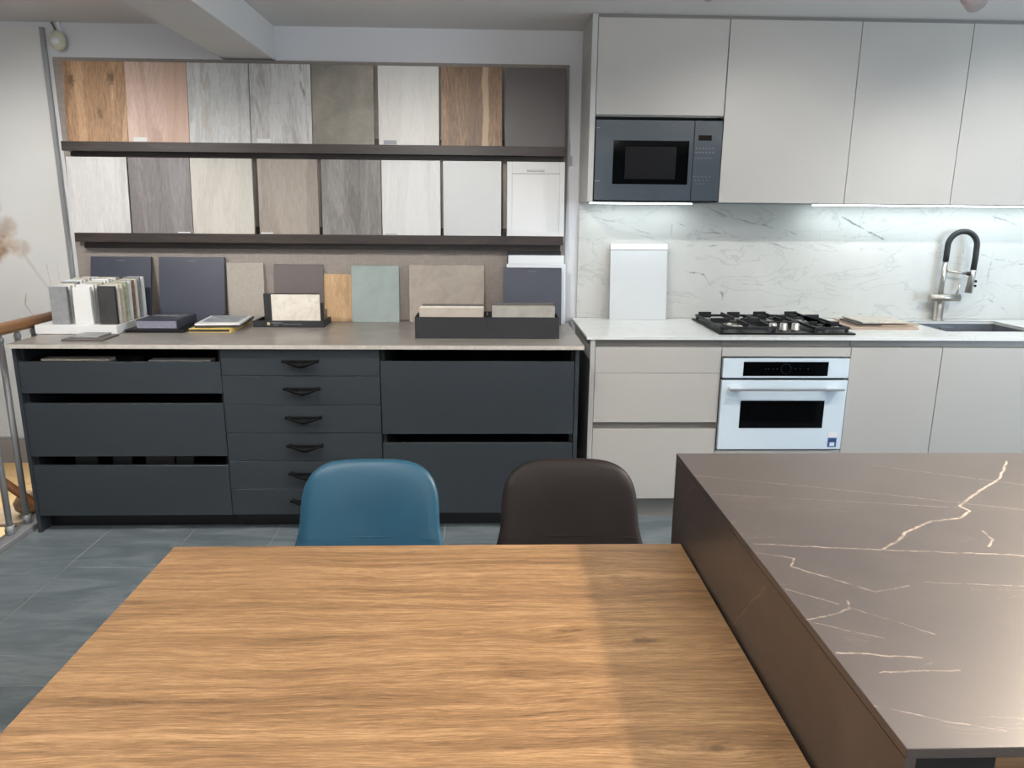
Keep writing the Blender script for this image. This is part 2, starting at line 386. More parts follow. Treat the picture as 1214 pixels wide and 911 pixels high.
def tabletop_mat():
    t = NT('oak_table_laminate'); P = t.geo()
    # slow warp of the grain plus a bulge around every knot
    low = t.noise(t.map(P, (1.3, 3.2, 1)), 1.2, 3, .5, .3)
    yy = t.math('MULTIPLY', t.math('SUBTRACT', low, .5), .07)
    K = [((.13, 1.166, .74), .006, .8), ((.273, 1.132, .74), .011, .9), ((.317, .868, .74), .009, .8), ((-.053, 1.16, .74), .005, .4), ((.26, 1.358, .74), .008, .35)]
    dark = None
    for kp, kr, st in K:
        dv = t.vm('SUBTRACT', P, kp).outputs[0]
        dd = t.vm('LENGTH', t.vm('MULTIPLY', dv, (.36 / kr, 1 / kr, 0)).outputs[0]).outputs['Value']
        far = t.math('POWER', 2.718, t.math('MULTIPLY', t.math('MULTIPLY', dd, dd), -.03))
        sep = t.n('ShaderNodeSeparateXYZ'); t.put(sep.inputs[0], dv)
        yy = t.math('ADD', yy, t.math('MULTIPLY', t.math('MULTIPLY', far, -.55), sep.outputs[1]))
        wob = t.math('MULTIPLY', t.math('SUBTRACT', t.noise(P, 70, 4), .5), 1.6)
        mk = t.smooth(t.math('ADD', dd, wob), .2, 1.2, st * .85, 0)
        dark = mk if dark is None else t.math('MAXIMUM', dark, mk)
    cv = t.n('ShaderNodeCombineXYZ'); t.put(cv.inputs[1], yy)
    Q = t.vm('ADD', P, cv.outputs[0]).outputs[0]
    n1 = t.noise(t.map(Q, (.9, 16, 1)), 1.6, 6, .6, .5)
    n2 = t.noise(t.map(Q, (22, 420, 1)), 1, 4, .75, .3)
    n3 = t.noise(t.map(Q, (3, 70, 1)), 1, 5, .6, .3)
    v = t.math('ADD', t.math('MULTIPLY', n1, .42), t.math('MULTIPLY', n3, .42))
    v = t.math('ADD', v, t.math('MULTIPLY', t.math('SUBTRACT', n2, .5), .7))
    col = t.ramp(v, [(.22, C(98, 74, 50)), (.42, C(148, 114, 79)), (.62, C(188, 153, 112))])
    col = t.mix(dark, col, C(86, 64, 46))
    t.bump(n2, .25, .0006)
    return t.fin(col, t.smooth(n2, .3, .7, .36, .5))
M['oak'] = tabletop_mat()

def poster_mat():
    t = NT('poster_dried_flowers_print'); P = t.geo()
    base = t.ramp(t.noise(P, 2, 3), [(.3, C(208, 208, 206)), (.7, C(218, 217, 213))])
    L = [(1.3, 10, [(-2.50, 1.31, 3.938), (-2.44, 1.36, 3.938)]), (1., 9, [(-2.56, 1.20, 3.938), (-2.46, 1.27, 3.938), (-2.39, 1.25, 3.938)]), (.9, 3, [(-2.42, 1.245, 3.938), (-2.385, 1.235, 3.938)]),
         (.6, 7, [(-2.55, 1.47, 3.938), (-2.50, 1.46, 3.938)])]
    L = [(a, b, [(x, y, z) for x, z, y in p]) for a, b, p in L]
    m = segs(t, P, L, .0065, (14, .06))
    L2 = [(.35, 3, [(-2.39, 3.938, 1.23), (-2.33, 3.938, 1.12), (-2.28, 3.938, 1.04)]), (.8, .6, [(-2.275, 3.938, 1.17), (-2.27, 3.938, 1.02)]), (.35, .8, [(-2.225, 3.938, 1.18), (-2.22, 3.938, 1.02)]),
          (.8, 1, [(-2.40, 3.938, 1.02), (-2.415, 3.938, .96), (-2.38, 3.938, .90)]), (.5, .7, [(-2.44, 3.938, .86), (-2.36, 3.938, .93)])]
    m2 = segs(t, P, L2, .004, (20, .015))
    c = t.mix(m, base, t.ramp(t.noise(P, 25, 4), [(.35, C(150, 122, 98)), (.65, C(196, 178, 156))]))
    c = t.mix(m2, c, C(150, 132, 114))
    return t.fin(c, .5)
M['poster'] = poster_mat()

# ------------------------------------------------------------ the room shell
struct('wall_back', bx(-2.135, 4.4, 3.95, 4.1, 0, 2.33), M['wall'])
struct('wall_back_left', bx(-4.5, -2.135, 3.95, 4.1, .09, 2.33), M['wall'])
struct('baseboard_back', bx(-4.5, -2.14, 3.938, 3.95, .09, .225), M['skirt'])
struct('ceiling', bx(-4.5, 4.4, -4, 4.1, 2.33, 2.45), M['ceil'])
struct('trim_1', bx(-1.298, -1.043, -4, 3.949, 2.173, 2.33, bev=.002), M['ceil'])['label'] = 'boxed white ceiling beam running towards the back wall'
fl = struct('floor', bx(-2.172, 4.4, -4, 3.95, -.25, -.0025), M['grout'])
struct('wall_front', bx(-4.5, 4.4, -4.1, -4, -.25, 2.33), plain('rear_showroom_wall', (120, 118, 116), .7))
struct('wall_left', bx(-4.6, -4.5, -4, 3.95, -1.6, 2.33), M['wall'])
wr = B(); box(wr, 4.4, 4.5, 2.4, 4.1, -.25, 2.33); box(wr, 4.4, 4.5, -4, 0, -.25, 2.33); box(wr, 4.4, 4.5, 0, 2.4, -.25, .3); box(wr, 4.4, 4.5, 0, 2.4, 2.25, 2.33)
struct('wall_right', wr, M['wall'])
# floor tiles, 0.39 x 0.79 m with recessed joints
tm = None; tx, ty, gp = .388, .79, .0022
ix = -2.09 + .004
cols = [-2.088, -1.75] + [-1.75 + tx * i for i in range(1, 13)]
rows = [2.875 - ty * 3, 2.875 - ty * 2, 2.875 - ty, 2.875, 2.875 + ty]
shared = {}
for a, b in zip(cols, cols[1:]):
    for c, e in zip(rows, rows[1:]):
        y1 = min(e, 3.94); key = (round(b - a, 3), round(y1 - c, 3))
        if key not in shared:
            o = part('tile', bx(a + gp, b - gp, c + gp, y1 - gp, -.01, 0, bev=.0012), M['tile'], fl); shared[key] = o.data
        else:
            o = bpy.data.objects.new('tile', shared[key]); COL.objects.link(o); o.parent = fl
            o.location = ((a + b) / 2, (c + y1) / 2, -.01)
# lower storey seen through the stair opening
M['lowfloor'] = plain('beige_lower_floor', (226, 204, 168), .45, var=.03)
lowf = struct('floor_lower', bx(-9, -.5, -4, 11, -1.75, -1.604), plain('lower_grout', (150, 132, 108), .8))
sh = None
for i in range(7):
    for j in range(7):
        x0, y0 = -7.9 + i * .9, 4.7 + j * .9
        if sh is None: o = part('tile', bx(x0 + .004, x0 + .896, y0 + .004, y0 + .896, -1.612, -1.6), M['lowfloor'], lowf); sh = o.data
        else:
            o = bpy.data.objects.new('tile', sh); COL.objects.link(o); o.parent = lowf; o.location = (x0 + .45, y0 + .45, -1.612)
struct('wall_lower_back', bx(-9, -.5, 11, 11.1, -1.6, .08), M['lowfloor'])
struct('ceiling_lower', bx(-9, -.5, 4.1, 11, .09, .2), M['wall'])
struct('wall_lower_right', bx(-.5, -.4, 4.1, 11, -1.6, .09), M['lowfloor'])
struct('wall_lower_left', bx(-9.1, -9, -4, 11, -1.6, .09), M['lowfloor'])
struct('wall_stair_side', bx(-2.2, -2.1, -4, 3.95, -1.6, -.26), M['wall'])

t = thing('pedestal_table', 'low round table with taupe disc top on the lower floor behind the balusters', 'table', (-4.13, 6.21, -1.6))
part('tabletop', lathe(B(), (-4.13, 6.21, -1.2), [(.22, 0), (.25, .01), (.25, .03), (.22, .035)]), M['tan'], t)
part('stem', lathe(B(), (-4.13, 6.21, -1.585), [(.05, 0), (.03, .05), (.03, .384)]), M['legmetal'], t)
part('base', lathe(B(), (-4.13, 6.21, -1.6), [(.15, 0), (.15, .012)]), M['legmetal'], t)
solo('vase', lathe(B(), (-4.02, 6.2, -1.163), [(.05, 0), (.1, .05), (.11, .11), (.07, .17), (.04, .2)]), M['brownst'], 'dark rounded brown vase on the low round table downstairs', 'vase')
solo('storage_box', bx(-4.47, -4.28, 6.5, 6.7, -1.6, -1.45, bev=.01), M['brownleather'], 'dark brown box on the beige lower floor beside the round table', 'box')
t = thing('stair_handrail', 'brown wooden handrail sloping down in the stairwell behind the grey balusters', 'handrail', (-2.9, 3.6, -.4))
part('rail', tube(B(), [(-3.3, 3.6, .60), (-2.45, 3.6, .115), (-2.2, 3.6, -.10)], .021, 12), wood('stair_oak', (120, 74, 40), (150, 98, 56), (170, 118, 72), 0, 3), t)
part('bracket', cyl(B(), (-2.75, 3.6, .27), (-2.75, 3.6, -1.6), .008), M['railsteel'], t)

# ------------------------------------------------------------ stair railing
t = thing('stair_railing', 'grey steel railing with wooden handrail at the left edge of the floor', 'railing', (-2.135, 2.6, 0))
part('base_rail', bx(-2.165, -2.092, -.5, 3.93, 0, .028, bev=.004), M['railsteel'], t)
part('handrail', tube(B(), [(-2.135, -.5, .934), (-2.135, 3.9, .934)], .027, 20), wood('handrail_beech', (176, 120, 72), (206, 150, 98), (222, 170, 120), 1, 5, .35), t, 'round honey-brown wooden handrail')
for i in range(8):
    y = 3.27 + .124 * (4 - i)
    bl = part('baluster', cyl(B(), (-2.135, y, .03), (-2.135, y, .885), .0135, n=16), M['railsteel'], t)
    part('foot', lathe(B(), (-2.135, y, .028), [(.019, 0), (.019, .04), (.0135, .042)]), M['railsteel'], bl)
    bk = lathe(B(), (-2.135, y, .868), [(.007, 0), (.015, .012), (.015, .026), (.007, .04)]); part('bracket', bk, M['railsteel'], bl)

# ------------------------------------------------------------ poster panel and detector
t = thing('wall_poster', 'tall pale wall panel printed with brown dried flowers, at far left', 'poster', (-3.0, 3.94, .24))
part('panel', bx(-3.6, -2.166, 3.938, 3.949, .24, 2.305), M['poster'], t)
part('edge_strip', bx(-2.164, -2.142, 3.932, 3.949, .24, 2.305, bev=.002), M['alu'], t, 'grey aluminium edge strip')
t = thing('motion_detector', 'small oval cream motion detector on the wall below the ceiling corner', 'detector', (-2.062, 3.90, 2.19))
bm = B(); bmesh.ops.create_uvsphere(bm, u_segments=24, v_segments=14, radius=1)
for v in bm.verts: v.co = Vector((v.co.x * .036, v.co.y * .028, v.co.z * .047)) + Vector((-2.062, 3.90, 2.237))
for q in bm.faces: q.smooth = True
part('housing', bm, plain('cream_plastic', (206, 202, 178), .4), t)
bm = B(); bmesh.ops.create_uvsphere(bm, u_segments=20, v_segments=10, radius=1)
for v in bm.verts: v.co = Vector((v.co.x * .022, v.co.y * .012, v.co.z * .020)) + Vector((-2.062, 3.878, 2.232))
for q in bm.faces: q.smooth = True
part('lens', bm, M['white'], t)
part('bracket', bx(-2.073, -2.06, 3.925, 3.949, 2.27, 2.328, bev=.002), M['white'], t)
part('cable', tube(B(), [(-2.105, 3.943, 2.328), (-2.09, 3.942, 2.295), (-2.085, 3.93, 2.268)], .005, 8), M['profile'], t)

# ------------------------------------------------------------ sample wall
solo('backing_board', bx(-2.115, .409, 3.93, 3.949, .887, 2.169), M['linen'], 'large taupe linen backing panel on the wall behind the sample boards', 'wall panel')
M['wenge'] = wood('wenge_shelf', (40, 33, 30), (54, 45, 41), (74, 62, 56), 0, 9, .45, width=50)
def shelf(z, xl, xr, lab, bat):
    t = thing('display_shelf', lab, 'shelf', ((xl + xr) / 2, 3.87, z - .045))
    part('lip', bx(xl, xr, 3.835, 3.847, z - .045, z, bev=.001), M['wenge'], t)
    part('ledge', bx(xl, xr, 3.8475, 3.929, z - .044, z - .03), M['wenge'], t)
    part('upstand', bx(xl + .02, xr - .005, 3.921, 3.929, z - .029, z + .035), M['wenge'], t)
    part('batten', bx(*bat, z - .077 if z < 1.5 else z - .066, z - .045), M['wenge'], t)
SH1, SH2 = 1.772, 1.335
shelf(SH1, -2.073, .388, 'dark wenge picture ledge holding the upper row of sample boards', (-2.065, .385, 3.895, 3.929))
shelf(SH2, -2.062, .389, 'dark wenge picture ledge holding the lower row of sample boards', (-2.045, .378, 3.885, 3.929))

g = M
upper = [
 (-2.055, -1.760, wood('s_rustic', (128, 96, 68), (180, 142, 106), (212, 178, 144), 2, 1, .5, knots=[((.02, 0, .16), .022, (88, 62, 40)), ((-.11, 0, .32), .022, (96, 68, 44)), ((.08, 0, .33), .022, (92, 66, 44))]), 'rustic knotty brown oak sample board, leftmost on the upper ledge'),
 (-1.759, -1.465, wood('s_pink', (182, 150, 132), (210, 182, 166), (222, 198, 184), 2, 2, .5, width=18, bands=[(.04, .2, (196, 160, 138), .55, 0)]), 'pinkish beech sample board between rustic oak and whitewashed board'),
 (-1.463, -1.167, wood('s_wash', (178, 178, 175), (208, 208, 205), (222, 222, 220), 2, 3, .5, cracks=((176, 178, 176), .54, .6), bands=[(-.085, -.04, (186, 176, 164), .8, 1.7), (.09, .12, (182, 180, 170), .6, 5.2)]), 'whitewashed board with beige worn patches on the upper ledge'),
 (-1.163, -.866, wood('s_distress', (160, 155, 151), (204, 202, 199), (220, 219, 217), 2, 4, .5, fine=.7, cracks=((104, 90, 82), .60, .9)), 'distressed white board with dark brown cracks on the upper ledge'),
 (-.862, -.560, M['rust'], 'mottled grey-brown concrete sample board on the upper ledge'),
 (-.538, -.240, wood('s_ivory', (204, 199, 192), (216, 212, 206), (222, 219, 213), 2, 6, .5, width=16), 'plain ivory board between concrete and walnut samples, upper ledge'),
 (-.227, .073, wood('s_walnut', (92, 72, 56), (146, 116, 90), (190, 160, 128), 2, 27, .5, width=24, bands=[(-.02, .05, (112, 90, 74), .55, 0), (.053, .082, (196, 170, 142), .7, 0)], knots=[((.09, 0, .03), .022, (50, 38, 32))]), 'streaky brown walnut sample board with pale stripe, upper ledge'),
 (.088, .388, M['anthr'], 'plain anthracite sample board, rightmost on the upper ledge')]
lower = [
 (-2.087, -1.794, wood('l_whiteoak', (196, 193, 191), (216, 214, 212), (224, 223, 221), 2, 11, .5, cracks=None), 'white-grained oak board, leftmost on the lower ledge'),
 (-1.786, -1.486, wood('l_darkgrey', (104, 98, 99), (128, 122, 123), (146, 141, 141), 2, 12, .5), 'dark purplish grey oak board on the lower ledge'),
 (-1.483, -1.178, wood('l_greige', (176, 170, 161), (192, 187, 178), (202, 198, 189), 2, 13, .5), 'pale greige oak board on the lower ledge'),
 (-1.152, -.853, wood('l_taupe', (124, 114, 106), (150, 140, 130), (168, 158, 148), 2, 14, .5, width=18), 'taupe brown oak board on the lower ledge'),
 (-.836, -.537, wood('l_weather', (98, 94, 92), (130, 126, 122), (160, 154, 148), 2, 15, .5, cracks=((84, 78, 76), .62, .5)), 'weathered grey wood board with worn streaks on the lower ledge'),
 (-.533, -.238, wood('l_offwhite', (210, 209, 205), (222, 222, 219), (228, 228, 226), 2, 16, .5), 'off-white faintly grained board on the lower ledge'),
 (-.223, .070, plain('l_plain', (208, 209, 208), .45, var=.012), 'plain white board, second from right on the lower ledge'),
 None]
for i, (x0, x1, m, lab) in enumerate(upper):
    t = thing('sample_board', lab, 'sample board', ((x0 + x1) / 2, 3.868, SH1 - .029), 'sample boards on the upper ledge')
    part('board', lean(x0, x1, 3.860, 3.900, SH1 - .029, 2.148, .016), m, t)
    if i in (1, 3, 5):
        lx = {1: -1.735, 3: -1.135, 5: -.515}[i]
        part('sticker', lean(lx, lx + .065, 3.8619, 3.8641, SH1 + .004, SH1 + .024, .001, 0), M['label'] if i != 5 else M['print_grey'], t, 'small white product sticker')
for i, L in enumerate(lower):
    if L is None: continue
    x0, x1, m, lab = L
    t = thing('sample_board', lab, 'sample board', ((x0 + x1) / 2, 3.868, SH2 - .029), 'sample boards on the lower ledge')
    part('board', lean(x0, x1, 3.860, 3.890, SH2 - .029, 1.703, .016), m, t)
    if i in (1, 3, 5):
        lx = {1: -1.56, 3: -1.145, 5: -.52}[i]
        part('sticker', lean(lx, lx + .06, 3.8619, 3.8635, SH2 + .002, SH2 + (.012 if i != 5 else .01), .001, 0), M['label'] if i != 5 else M['print_grey'], t, 'small white product sticker')
x0, x1 = .100, .393
t = thing('sample_door', 'white framed mini cabinet door sample, rightmost on the lower ledge', 'sample door', ((x0 + x1) / 2, 3.868, SH2 - .029), 'sample boards on the lower ledge')
part('panel', lean(x0 + .02, x1 - .02, 3.8685, 3.8955, SH2 - .01, 1.66, .008), M['white'], t)
bm = B(); H = 1.703 - (SH2 - .029)
for a, b, c, e in [(x0, x0 + .026, 0, H), (x1 - .026, x1, 0, H), (x0 + .026, x1 - .026, 0, .055), (x0 + .026, x1 - .026, H - .058, H)]:
    box(bm, a, b, 0, .018, c, e, .0015)
for v in bm.verts: v.co.y += 3.860 + .030 * v.co.z / H; v.co.z += SH2 - .029
part('frame', bm, M['white'], t)
part('grip', bx(x0 + .10, x0 + .19, 3.878, 3.886, 1.655, 1.665, bev=.002), M['printw'], t)

# ------------------------------------------------------------ dark drawer units
CT = .885
t0 = solo('grey_worktop', bx(-2.062, .427, 3.19, 3.928, .866, CT, bev=.0015), M['ctgrey'], 'long grey concrete-look worktop on the dark drawer units', 'worktop')
part('front_edge', bx(-2.062, .427, 3.1885, 3.1898, .8665, CT - .001), M['ctedge'], t0, 'pale front edge of the worktop')
M['handle'] = plain('matt_black_iron', (9, 9, 10), .6, spec=.15)
def handle(x, z, y, parent):
    bm = bx(x - .082, x + .082, y - .030, y - .022, z - .006, z + .006, bev=.002)
    cyl(bm, (x - .07, y - .023, z), (x - .07, y - .0005, z), .005, n=10); cyl(bm, (x + .07, y - .023, z), (x + .07, y - .0005, z), .005, n=10)
    tube(bm, [(x - .066, y - .026, z - .002), (x - .03, y - .030, z - .013), (x, y - .032, z - .019), (x + .03, y - .030, z - .013), (x + .066, y - .026, z - .002)], [.006, .0085, .0105, .0085, .006], 10)
    part('handle', bm, M['handle'], parent, 'black bow handle')
def carcass(x0, x1, zb, zt, parent, y0=3.245):
    bm = B()
    box(bm, x0, x0 + .016, y0, 3.92, zb, zt); box(bm, x1 - .016, x1, y0, 3.92, zb, zt)
    box(bm, x0 + .016, x1 - .016, y0, 3.92, zb, zb + .012); box(bm, x0 + .016, x1 - .016, 3.90, 3.92, zb + .012, zt)
    return part('carcass', bm, M['slate_in'], parent)
def drawer(x0, x1, z0, z1, parent, mat, y=3.22, tall=None, th=.02):
    dr = part('drawer', bx(x0, x1, y, y + th, z0, z1, bev=.0012), mat, parent)
    bm = B(); a, b, c, e = x0 + .025, x1 - .025, y + th + .001, 3.86; h = z0 + (z1 - z0) * .6
    box(bm, a, b, c, e, z0 + .018, z0 + .026); box(bm, a, a + .01, c, e, z0 + .027, h); box(bm, b - .01, b, c, e, z0 + .027, h); box(bm, a + .011, b - .011, e - .01, e, z0 + .027, h)
    part('drawer_box', bm, M['slate_in'], dr)
    return dr
YD = 3.22
tL = thing('drawer_cabinet', 'dark slate cabinet with three wide handleless drawers, left under the grey worktop', 'cabinet', (-1.607, 3.55, 0), 'dark slate drawer cabinets')
carcass(-2.043, -1.171, .078, .862, tL)
for z0, z1 in ((.660, .802), (.368, .613), (.083, .323)): drawer(-2.042, -1.173, z0, z1, tL, M['slate'])
part('plinth', bx(-2.043, -1.171, 3.30, 3.318, .0, .076), M['black'], tL)
part('end_panel', bx(-2.061, -2.0445, YD + .002, 3.925, 0, .865), M['slate'], tL)
tM = thing('drawer_cabinet', 'narrow dark slate cabinet with six shallow drawers and black bow handles', 'cabinet', (-.822, 3.55, 0), 'dark slate drawer cabinets')
carcass(-1.169, -.4755, .078, .862, tM)
zs = [.862, .740, .608, .477, .345, .211, .083]
for a, b in zip(zs[1:], zs):
    dr = drawer(-1.169, -.477, a + .0012, b - .0012, tM, M['slate'])
    handle(-.817, min(b - .052, (a + b) / 2 + .012), YD, dr)
part('plinth', bx(-1.169, -.4755, 3.30, 3.318, .0, .076), M['black'], tM)
tR = thing('drawer_cabinet', 'dark slate cabinet with two deep handleless drawers, beside the light kitchen', 'cabinet', (-.04, 3.55, 0), 'dark slate drawer cabinets')
carcass(-.473, .392, .078, .862, tR)
for z0, z1 in ((.471, .807), (.088, .428)): drawer(-.4725, .390, z0, z1, tR, M['slate'])
part('plinth', bx(-.4735, .392, 3.30, 3.318, .0, .076), M['black'], tR)
part('end_panel', bx(.3935, .411, YD + .002, 3.925, 0, .865), M['slate'], tR)
# samples lying in / standing in the open-topped drawers
def stack_in(x0, x1, y0, y1, z, n, mats, lab):
    for i in range(n):
        solo('sample_tile', bx(x0 + i * .004, x1 - i * .003, y0, y1, z + i * .013, z + i * .013 + .012, bev=.001), mats[i % len(mats)], lab[i], 'sample tile', 'sample tiles in the dark drawers')
stack_in(-1.975, -1.665, 3.262, 3.32, .769, 3, [M['beigest'], M['greyst'], M['beigest']], ['lowest beige tile of the left stack in the top left drawer', 'grey tile in the middle of the left stack in the top left drawer', 'pale beige tile on top of the left stack in the top left drawer'])
stack_in(-1.505, -1.225, 3.262, 3.32, .776, 2, [M['darkst'], M['printw']], ['lower dark tile of the right stack in the top left drawer', 'pale tile on top of the right stack in the top left drawer'])
for o_, zz in ((-1.82, 0), (-1.365, 0)): pass
solo('sample_crate', bx(-1.99, -1.65, 3.262, 3.54, .688, .7685, bev=.001), M['brown2'], 'brown box of samples under the left tile stack in the top left drawer', 'box')
solo('sample_crate', bx(-1.52, -1.215, 3.262, 3.54, .688, .7685, bev=.001), M['blackmat'], 'black box of samples under the right tile stack in the top left drawer', 'box')
for x0, x1, m, lab in [(-1.90, -1.80, M['blackmat'], 'anthracite'), (-1.73, -1.645, M['blackmat'], 'slate'), (-1.58, -1.45, plain('dark_mauve', (58, 51, 50), .6), 'mauve-brown'), (-1.44, -1.36, M['blackmat'], 'charcoal')]:
    solo('sample_board', lean(x0, x1, 3.28, 3.31, .112, .35, .014), m, lab + ' sample board standing in the bottom left drawer', 'sample board', 'boards standing in the bottom left drawer')

# ------------------------------------------------------------ items on the grey worktop
def leaner(name, x0, x1, yb, yt, top, m, lab, cat='sample panel', th=.012, z0=CT + .0005, grp='sample panels leaning on the linen wall'):
    return solo(name, lean(x0, x1, yb, yt, z0, top, th), m, lab, cat, grp)
def marked(name, x0, x1, yb, yt, top, lab):
    t = thing(name, lab, 'sample panel', ((x0 + x1) / 2, yb, CT), 'sample panels leaning on the linen wall')
    part('board', lean(x0, x1, yb, yt, CT + .0005, top, .016), M['navy'], t)
    zz = top - .018; yy = yb + (yt - yb) * (zz - CT) / (top - CT)
    cx = (x0 + x1) / 2
    part('imprint', bx(cx - .022, cx + .022, yy - .0006, yy + .0006, zz - .0025, zz + .0025), M['print_dim'], t)
marked('navy_panel', -2.032, -1.728, 3.825, 3.905, 1.213, 'navy blue panel leaning behind the white sample stand')
marked('navy_panel', -1.688, -1.356, 3.84, 3.905, 1.213, 'large navy blue panel leaning behind the book stack')
leaner('linen_tile', -1.352, -1.162, 3.885, 3.915, 1.186, M['linen2'], 'beige linen-textured tile leaning beside the large navy panel')
leaner('brown_panel', -1.107, -.854, 3.875, 3.912, 1.179, M['brown2'], 'mauve-brown panel leaning behind the cream stone sample')
leaner('oak_veneer_strip', -.856, -.700, 3.89, 3.916, 1.130, wood('veneer', (170, 138, 100), (196, 162, 122), (208, 178, 142), 2, 31, .5, width=40, waves=.1), 'light oak panel between brown and sage green panels')
leaner('green_panel', -.706, -.460, 3.865, 3.895, 1.176, M['green'], 'sage green ceramic panel leaning on the wall')
leaner('taupe_panel', -.407, -.016, 3.875, 3.905, 1.182, M['tan'], 'wide taupe ceramic panel leaning behind the black sample box')
leaner('black_sheet', .104, .385, 3.902, 3.911, 1.256, M['black'], 'thin black panel behind the white panels at right', th=.006)  # thin black sheet, makes a black line above the taller white panel
leaner('white_laminate_sample', .109, .399, 3.865, 3.888, 1.236, M['whitegloss'], 'taller white panel at right, behind the shorter white panel')
leaner('white_laminate_sample', .100, .406, 3.835, 3.862, 1.193, M['whitegloss'], 'shorter white panel at right, directly behind the navy panel')
marked('navy_panel', .083, .382, 3.775, 3.828, 1.176, 'smaller navy blue panel leaning against the white panels at right')

# double black sample box
t = thing('sample_box', 'long two-bin black box holding cut stone samples on the worktop', 'box', (0, 3.44, CT))
bm = B(); X0, X1, Y0, Y1, Z0, Z1 = -.331, .332, 3.367, 3.52, CT + .0005, .984
box(bm, X0, X1, Y0, Y0 + .006, Z0, Z1, .001); box(bm, X0, X0 + .006, Y0 + .006, Y1, Z0, Z1); box(bm, X1 - .006, X1, Y0 + .006, Y1, Z0, Z1)
box(bm, X0 + .006, X1 - .006, Y1 - .006, Y1, Z0, Z1 + .006); box(bm, X0 + .006, X1 - .006, Y0 + .006, Y1 - .006, Z0, Z0 + .005)
part('bins', bm, M['blackmat'], t)
part('divider', bx(-.004, .004, Y0 + .0065, Y1 - .0065, Z0 + .0055, Z1 + .008), M['black'], t)
part('seam', bx(-.0012, .0012, Y0 - .0008, Y0 - .0001, Z0 + .001, Z1 - .001), M['black'], t)
def inbox(x0, x1, y, top, m, lab): solo('stone_sample', bx(x0, x1, y, y + .013, CT + .0065, top, bev=.0008), m, lab, 'stone sample', 'stone samples in the black box')
inbox(-.312, -.020, 3.392, 1.022, M['flatbeige'], 'beige slab at the front of the left bin')
inbox(-.312, -.020, 3.4065, 1.024, M['cream'], 'cream slab second in the left bin')
inbox(-.308, -.016, 3.421, 1.027, M['cream'], 'cream slab third in the left bin')
inbox(-.302, -.018, 3.44, 1.034, M['anthr'], 'taller anthracite slab at the back of the left bin')
inbox(.022, .312, 3.388, 1.030, M['flatgrey'], 'grey-beige slab at the front of the right bin')
inbox(.022, .312, 3.410, 1.032, M['tan'], 'taupe slab second in the right bin')
inbox(.020, .308, 3.44, 1.042, M['anthr'], 'taller charcoal slab at the back of the right bin')

# small black display tray with stone sample
t = thing('display_tray', 'small black display tray with printed front holding the cream stone sample', 'tray', (-.985, 3.75, CT))
bm = B(); x0, x1, y0, y1 = -1.162, -.812, 3.68, 3.85
box(bm, x0, x1, y0, y0 + .012, CT + .0005, .918, .001); box(bm, x0, x0 + .008, y0 + .012, y1, CT + .0005, .916); box(bm, x1 - .008, x1, y0 + .012, y1, CT + .0005, .916)
box(bm, x0 + .008, x1 - .008, y1 - .008, y1, CT + .0005, .916); box(bm, x0 + .008, x1 - .008, y0 + .012, y1 - .008, CT + .0005, .890)
part('tray', bm, M['blackmat'], t)
part('back_plate', bx(-1.113, -.838, 3.7135, 3.724, .8905, 1.049, bev=.001), M['blackmat'], t)
part('emblem', bx(-1.092, -1.079, 3.679, 3.6798, .897, .910), M['gold'], t, 'small gold square emblem')
text('lettering', 'CERAMICA', .0115, (-1.072, 3.6795, .9035), M['print_grey'], t)
text('lettering', 'BAGNO', .0065, (-1.060, 3.6795, .895), M['print_grey'], t)
text('lettering', 'Superfici in pietra sinterizzata', .0075, (-1.012, 3.6795, .900), M['print_grey'], t)
solo('stone_sample', bx(-1.072, -.834, 3.701, 3.7125, .8905, 1.046, bev=.0008), M['cream'], 'cream rough stone sample standing in the small black tray', 'stone sample')
for i, (xa, h) in enumerate([(-.838, 1.0), (-.828, .965)]):
    solo('stone_sample', bx(xa - .10 + i * .003, xa + .012, 3.745 + i * .03, 3.757 + i * .03, .8905, h), M['brownst'] if i else M['darkst'], ['dark slab standing behind the cream sample in the small tray', 'brown slab standing at the back of the small black tray'][i], 'stone sample', 'slabs at the back of the small tray')

# book stacks
def stack_slab(name, x0, x1, y0, y1, z0, z1, m, lab, cat='book', bev=.0015): return solo(name, bx(x0, x1, y0, y1, z0, z1, bev=bev), m, lab, cat)
stack_slab('black_folder', -1.704, -1.432, 3.50, 3.735, CT + .0005, .900, M['black'], 'thin black folder under the navy boxed book', 'folder')
t = thing('boxed_book', 'thick navy boxed book with grey page edge on the black folder', 'book', (-1.565, 3.64, .9005))
part('pages', bx(-1.657, -1.474, 3.526, 3.758, .9035, .938), plain('lilac_grey_pages', (128, 128, 142), .6, var=.05, scale=60), t, 'grey page edge')
bm = B(); box(bm, -1.66, -1.468, 3.524, 3.762, .9381, .942, .0008); box(bm, -1.473, -1.468, 3.524, 3.762, .9006, .938); box(bm, -1.66, -1.474, 3.524, 3.762, .9006, .9034)
part('cover', bm, M['navy'], t)
bm = B()
for a, b in ((-1.64, -1.615), (-1.605, -1.575), (-1.565, -1.525)): box(bm, a, b, 3.66, 3.70, .9421, .9424)
box(bm, -1.51, -1.50, 3.60, 3.74, .9421, .9424)
part('cover_print', bm, M['print_grey'], t)['kind'] = 'stuff'
t = thing('yellow_book', 'yellow book with dark spine at the bottom of the right book stack', 'book', (-1.32, 3.67, CT))
part('pages', bx(-1.410, -1.222, 3.516, 3.828, .8885, .9005), M['darkst'], t, 'dark page block')
bm = B(); box(bm, -1.413, -1.215, 3.512, 3.83, CT + .0005, .8884); box(bm, -1.413, -1.215, 3.512, 3.83, .9006, .9035); box(bm, -1.2215, -1.215, 3.512, 3.83, .8885, .9005)
part('cover', bm, plain('yellow_cover', (214, 186, 104), .5, var=.08, scale=20), t, 'yellow cover')
